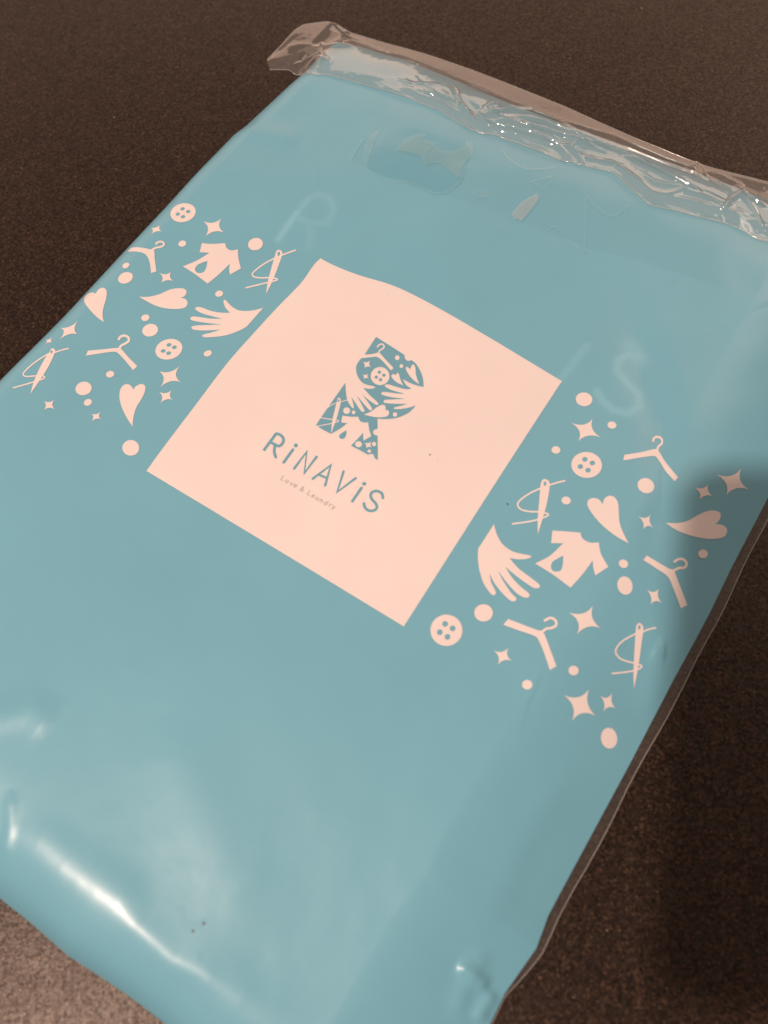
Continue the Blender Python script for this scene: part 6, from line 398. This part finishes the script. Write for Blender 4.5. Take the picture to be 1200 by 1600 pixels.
# ---- adhesive strip under the flap
decal('adhesive_strip', [[int(c*1e5) for p in TAPE for c in p]], [], [], M_TAPE, bag, .0003, .0012)
M_WET = clear('clinging_film', .0, .14, (.93, .98, .988), .5); M_AIR = clear('air_pocket_film', .17, .16, k=.9, back=.02, white=(.45, .86, 1.0))
M_TAB = clear('torn_film', .20, .2, k=1.2, back=.05)
for p in WETP: decal('cling_patch', [p], [], [], M_WET, bag, .0004, .0012)
for p in AIR: decal('air_pocket', [p], [], [], M_AIR, bag, .0005, .0010)
for p in TAB: decal('loose_film_tab', [p], [], [], M_TAB, bag, .0012, .0010)
# ---- folded flap of clear film, crumpled along its lower edge
up = np.array(FLAP['up']); lo = np.array(FLAP['lo'])
ns, nt_ = 900, 110
s = np.linspace(0, len(up)-1, ns)
def sm(A, k): return np.interp(s, np.arange(len(A)), A[:, k])
U = np.c_[sm(up, 0), sm(up, 1)]; Lw = np.c_[sm(lo, 0), sm(lo, 1)]
t = np.linspace(0, 1, nt_)
FX = U[:, None, 0]*(1-t)+Lw[:, None, 0]*t; FY = U[:, None, 1]*(1-t)+Lw[:, None, 1]*t
inside_ = sst(-.146, -.134, FX)
zb = Z(np.clip(FX, -.1455, .1505), np.minimum(FY, .195))
zb = np.where(FY > .192, np.maximum(zb, .0062), zb)*inside_+(1-inside_)*(.0105)
lift = .0022*(1-t[None, :])**.8+.0007+.0010*np.sin(np.pi*t)[None, :]
cr = np.zeros(FX.shape)
along, across = FX*1.0, FY*1.0
rn = lambda a, b, sd: 1-np.abs(vnoise(a, b, sd))*2
wx = vnoise(FX*40, FY*60, 9)*.006; amp = sst(-.12, -.05, FX)
cr += amp*.0007*np.clip(rn((FX+wx)*24, (FY+.45*FX+wx)*130, 11), -1, 1)*sst(.45, .85, t)[None, :]
cr += amp*.00014*rn((FX+FY)*120+wx*300, (FY-FX)*90, 12)*sst(.55, .85, t)[None, :]
cr += .0006*vnoise(FX*60, FY*60, 13)+.00002*vnoise(FX*500, FY*500, 14)
hem = t[None, :]-.84-.07*vnoise(FX*70, FX*0+.5, 31)                  # the rolled hem near the free edge
cr += amp*(.0011+.0007*vnoise(FX*120, FX*0+3.5, 32))*np.exp(-(hem/.045)**2)
hem = t[None, :]-.66-.12*vnoise(FX*45, FX*0+7.5, 33)
cr += amp*.0009*np.clip(.3+vnoise(FX*60, FX*0+9.5, 34), 0, 1)*np.exp(-(hem/.035)**2)
for pts, am, wd in FLAP['cre']:
    d, ps, _ = seg_dist(FX, FY, pts); cr += 1.6*am*np.clip(np.minimum(ps, 1-ps)*6, 0, 1)*np.exp(-(d/wd)**1.3)
FZ = np.maximum(zb+lift+cr*np.clip(t*6, .25, 1)[None, :], np.minimum(zb+.0006, 1))
edge = sst(.93, 1, t)[None, :]; FZ = FZ*(1-edge*.0)
V = np.stack([FX, FY, FZ], -1).reshape(-1, 3)
flap = mesh_obj('folded_flap', V, grid_faces(ns, nt_), M_FILM, bag)
def edge_line(j): return [(FX[i, j], FY[i, j], FZ[i, j]) for i in range(0, ns, 4)]
M_EDGE = clear('film_edge', .30, .12, k=2.0)
bead('flap_edge', edge_line(nt_-1), .00020, M_EDGE)
bead('fold_edge', edge_line(0), .00016, M_EDGE)
# under layer of the fold: from the fold line back beneath the flap to the bag's mouth
t2 = np.linspace(0, 1, 24)
BX = U[:, None, 0]+(0*t2); BY = U[:, None, 1]-(.018*t2[None, :])*sst(-.165, -.14, U[:, 0])[:, None]
BZ = FZ[:, :1]-.0005-.0030*np.sin(t2*np.pi/2)[None, :]-.002*t2[None, :]+.0004*vnoise(BX*90, BY*90, 21)*np.clip(t2*4, 0, 1)
BZ = np.where(BY < .195, np.minimum(BZ, np.maximum(.0012, Z(BX, np.minimum(BY, .195))-.0012)), BZ)
mesh_obj('fold_underside', np.stack([BX, BY, np.maximum(BZ, .0008)], -1).reshape(-1, 3), grid_faces(ns, 24), M_SEAM, bag)
# ================================================================ bits of lint on the counter
M_LINT = printed('pale_lint', (.42, .33, .27), rough=.8)
for (x, y), a_, ln, lab in (((-.2165, .0915), .5, .0011, 'tiny pale lint fibre on the dark counter left of the bag'), ((-.2100, .1374), 1.9, .0008, 'pale crumb of lint on the counter, nearest the left tip of the clear flap'),
                           ((-.0157, .2970), 2.6, .0012, 'short reddish lint fibre on the dark counter above the bag, near the top edge')):
    pts = [(math.cos(a_)*ln*(k/6-.5)-math.sin(a_)*ln*.25*math.sin(k/6*3), math.sin(a_)*ln*(k/6-.5)+math.cos(a_)*ln*.25*math.sin(k/6*3), .00016+.0002*math.sin(k/6*3)) for k in range(7)]
    o = bead('lint_fibre', pts, .00013, M_LINT); o.parent = None; o.location = (x, y, 0); o['label'] = lab; o['category'] = 'lint'; o['group'] = 'bits of lint on the counter'
# ================================================================ the phone that takes the picture, just behind the lens: its shadow falls on the right of the bag
def rounded(w_, h_, r, n=8):
    out = []
    for cx, cy, a0 in ((w_-r, h_-r, 0), (r, h_-r, 90), (r, r, 180), (w_-r, r, 270)):
        for k in range(n+1):
            a_ = math.radians(a0+90*k/n); out.append((cx+r*math.cos(a_), cy+r*math.sin(a_)))
    return out
M_PH = printed('dark_glass', (.02, .02, .022))
ph = bpy.data.objects.new('smartphone', None); COL.objects.link(ph)
ph['label'] = 'dark phone held above the bag, taking the photograph'; ph['category'] = 'phone'
ring = rounded(.072, .147, .011); n = len(ring)
V = [(x-.059, y-.134, z) for z in (.0015, .009) for x, y in ring]
F = [tuple(range(n-1, -1, -1)), tuple(range(n, 2*n))]+[(k, (k+1) % n, n+(k+1) % n, n+k) for k in range(n)]
body = mesh_obj('phone_body', V, F, M_PH, ph, False)
ring = rounded(.066, .141, .009); V = [(x-.056, y-.131, z) for z in (.0092, .0095) for x, y in ring]
mesh_obj('phone_screen', V, F, M_BLACK, ph, False)
ph.matrix_world = cam.matrix_world.copy()
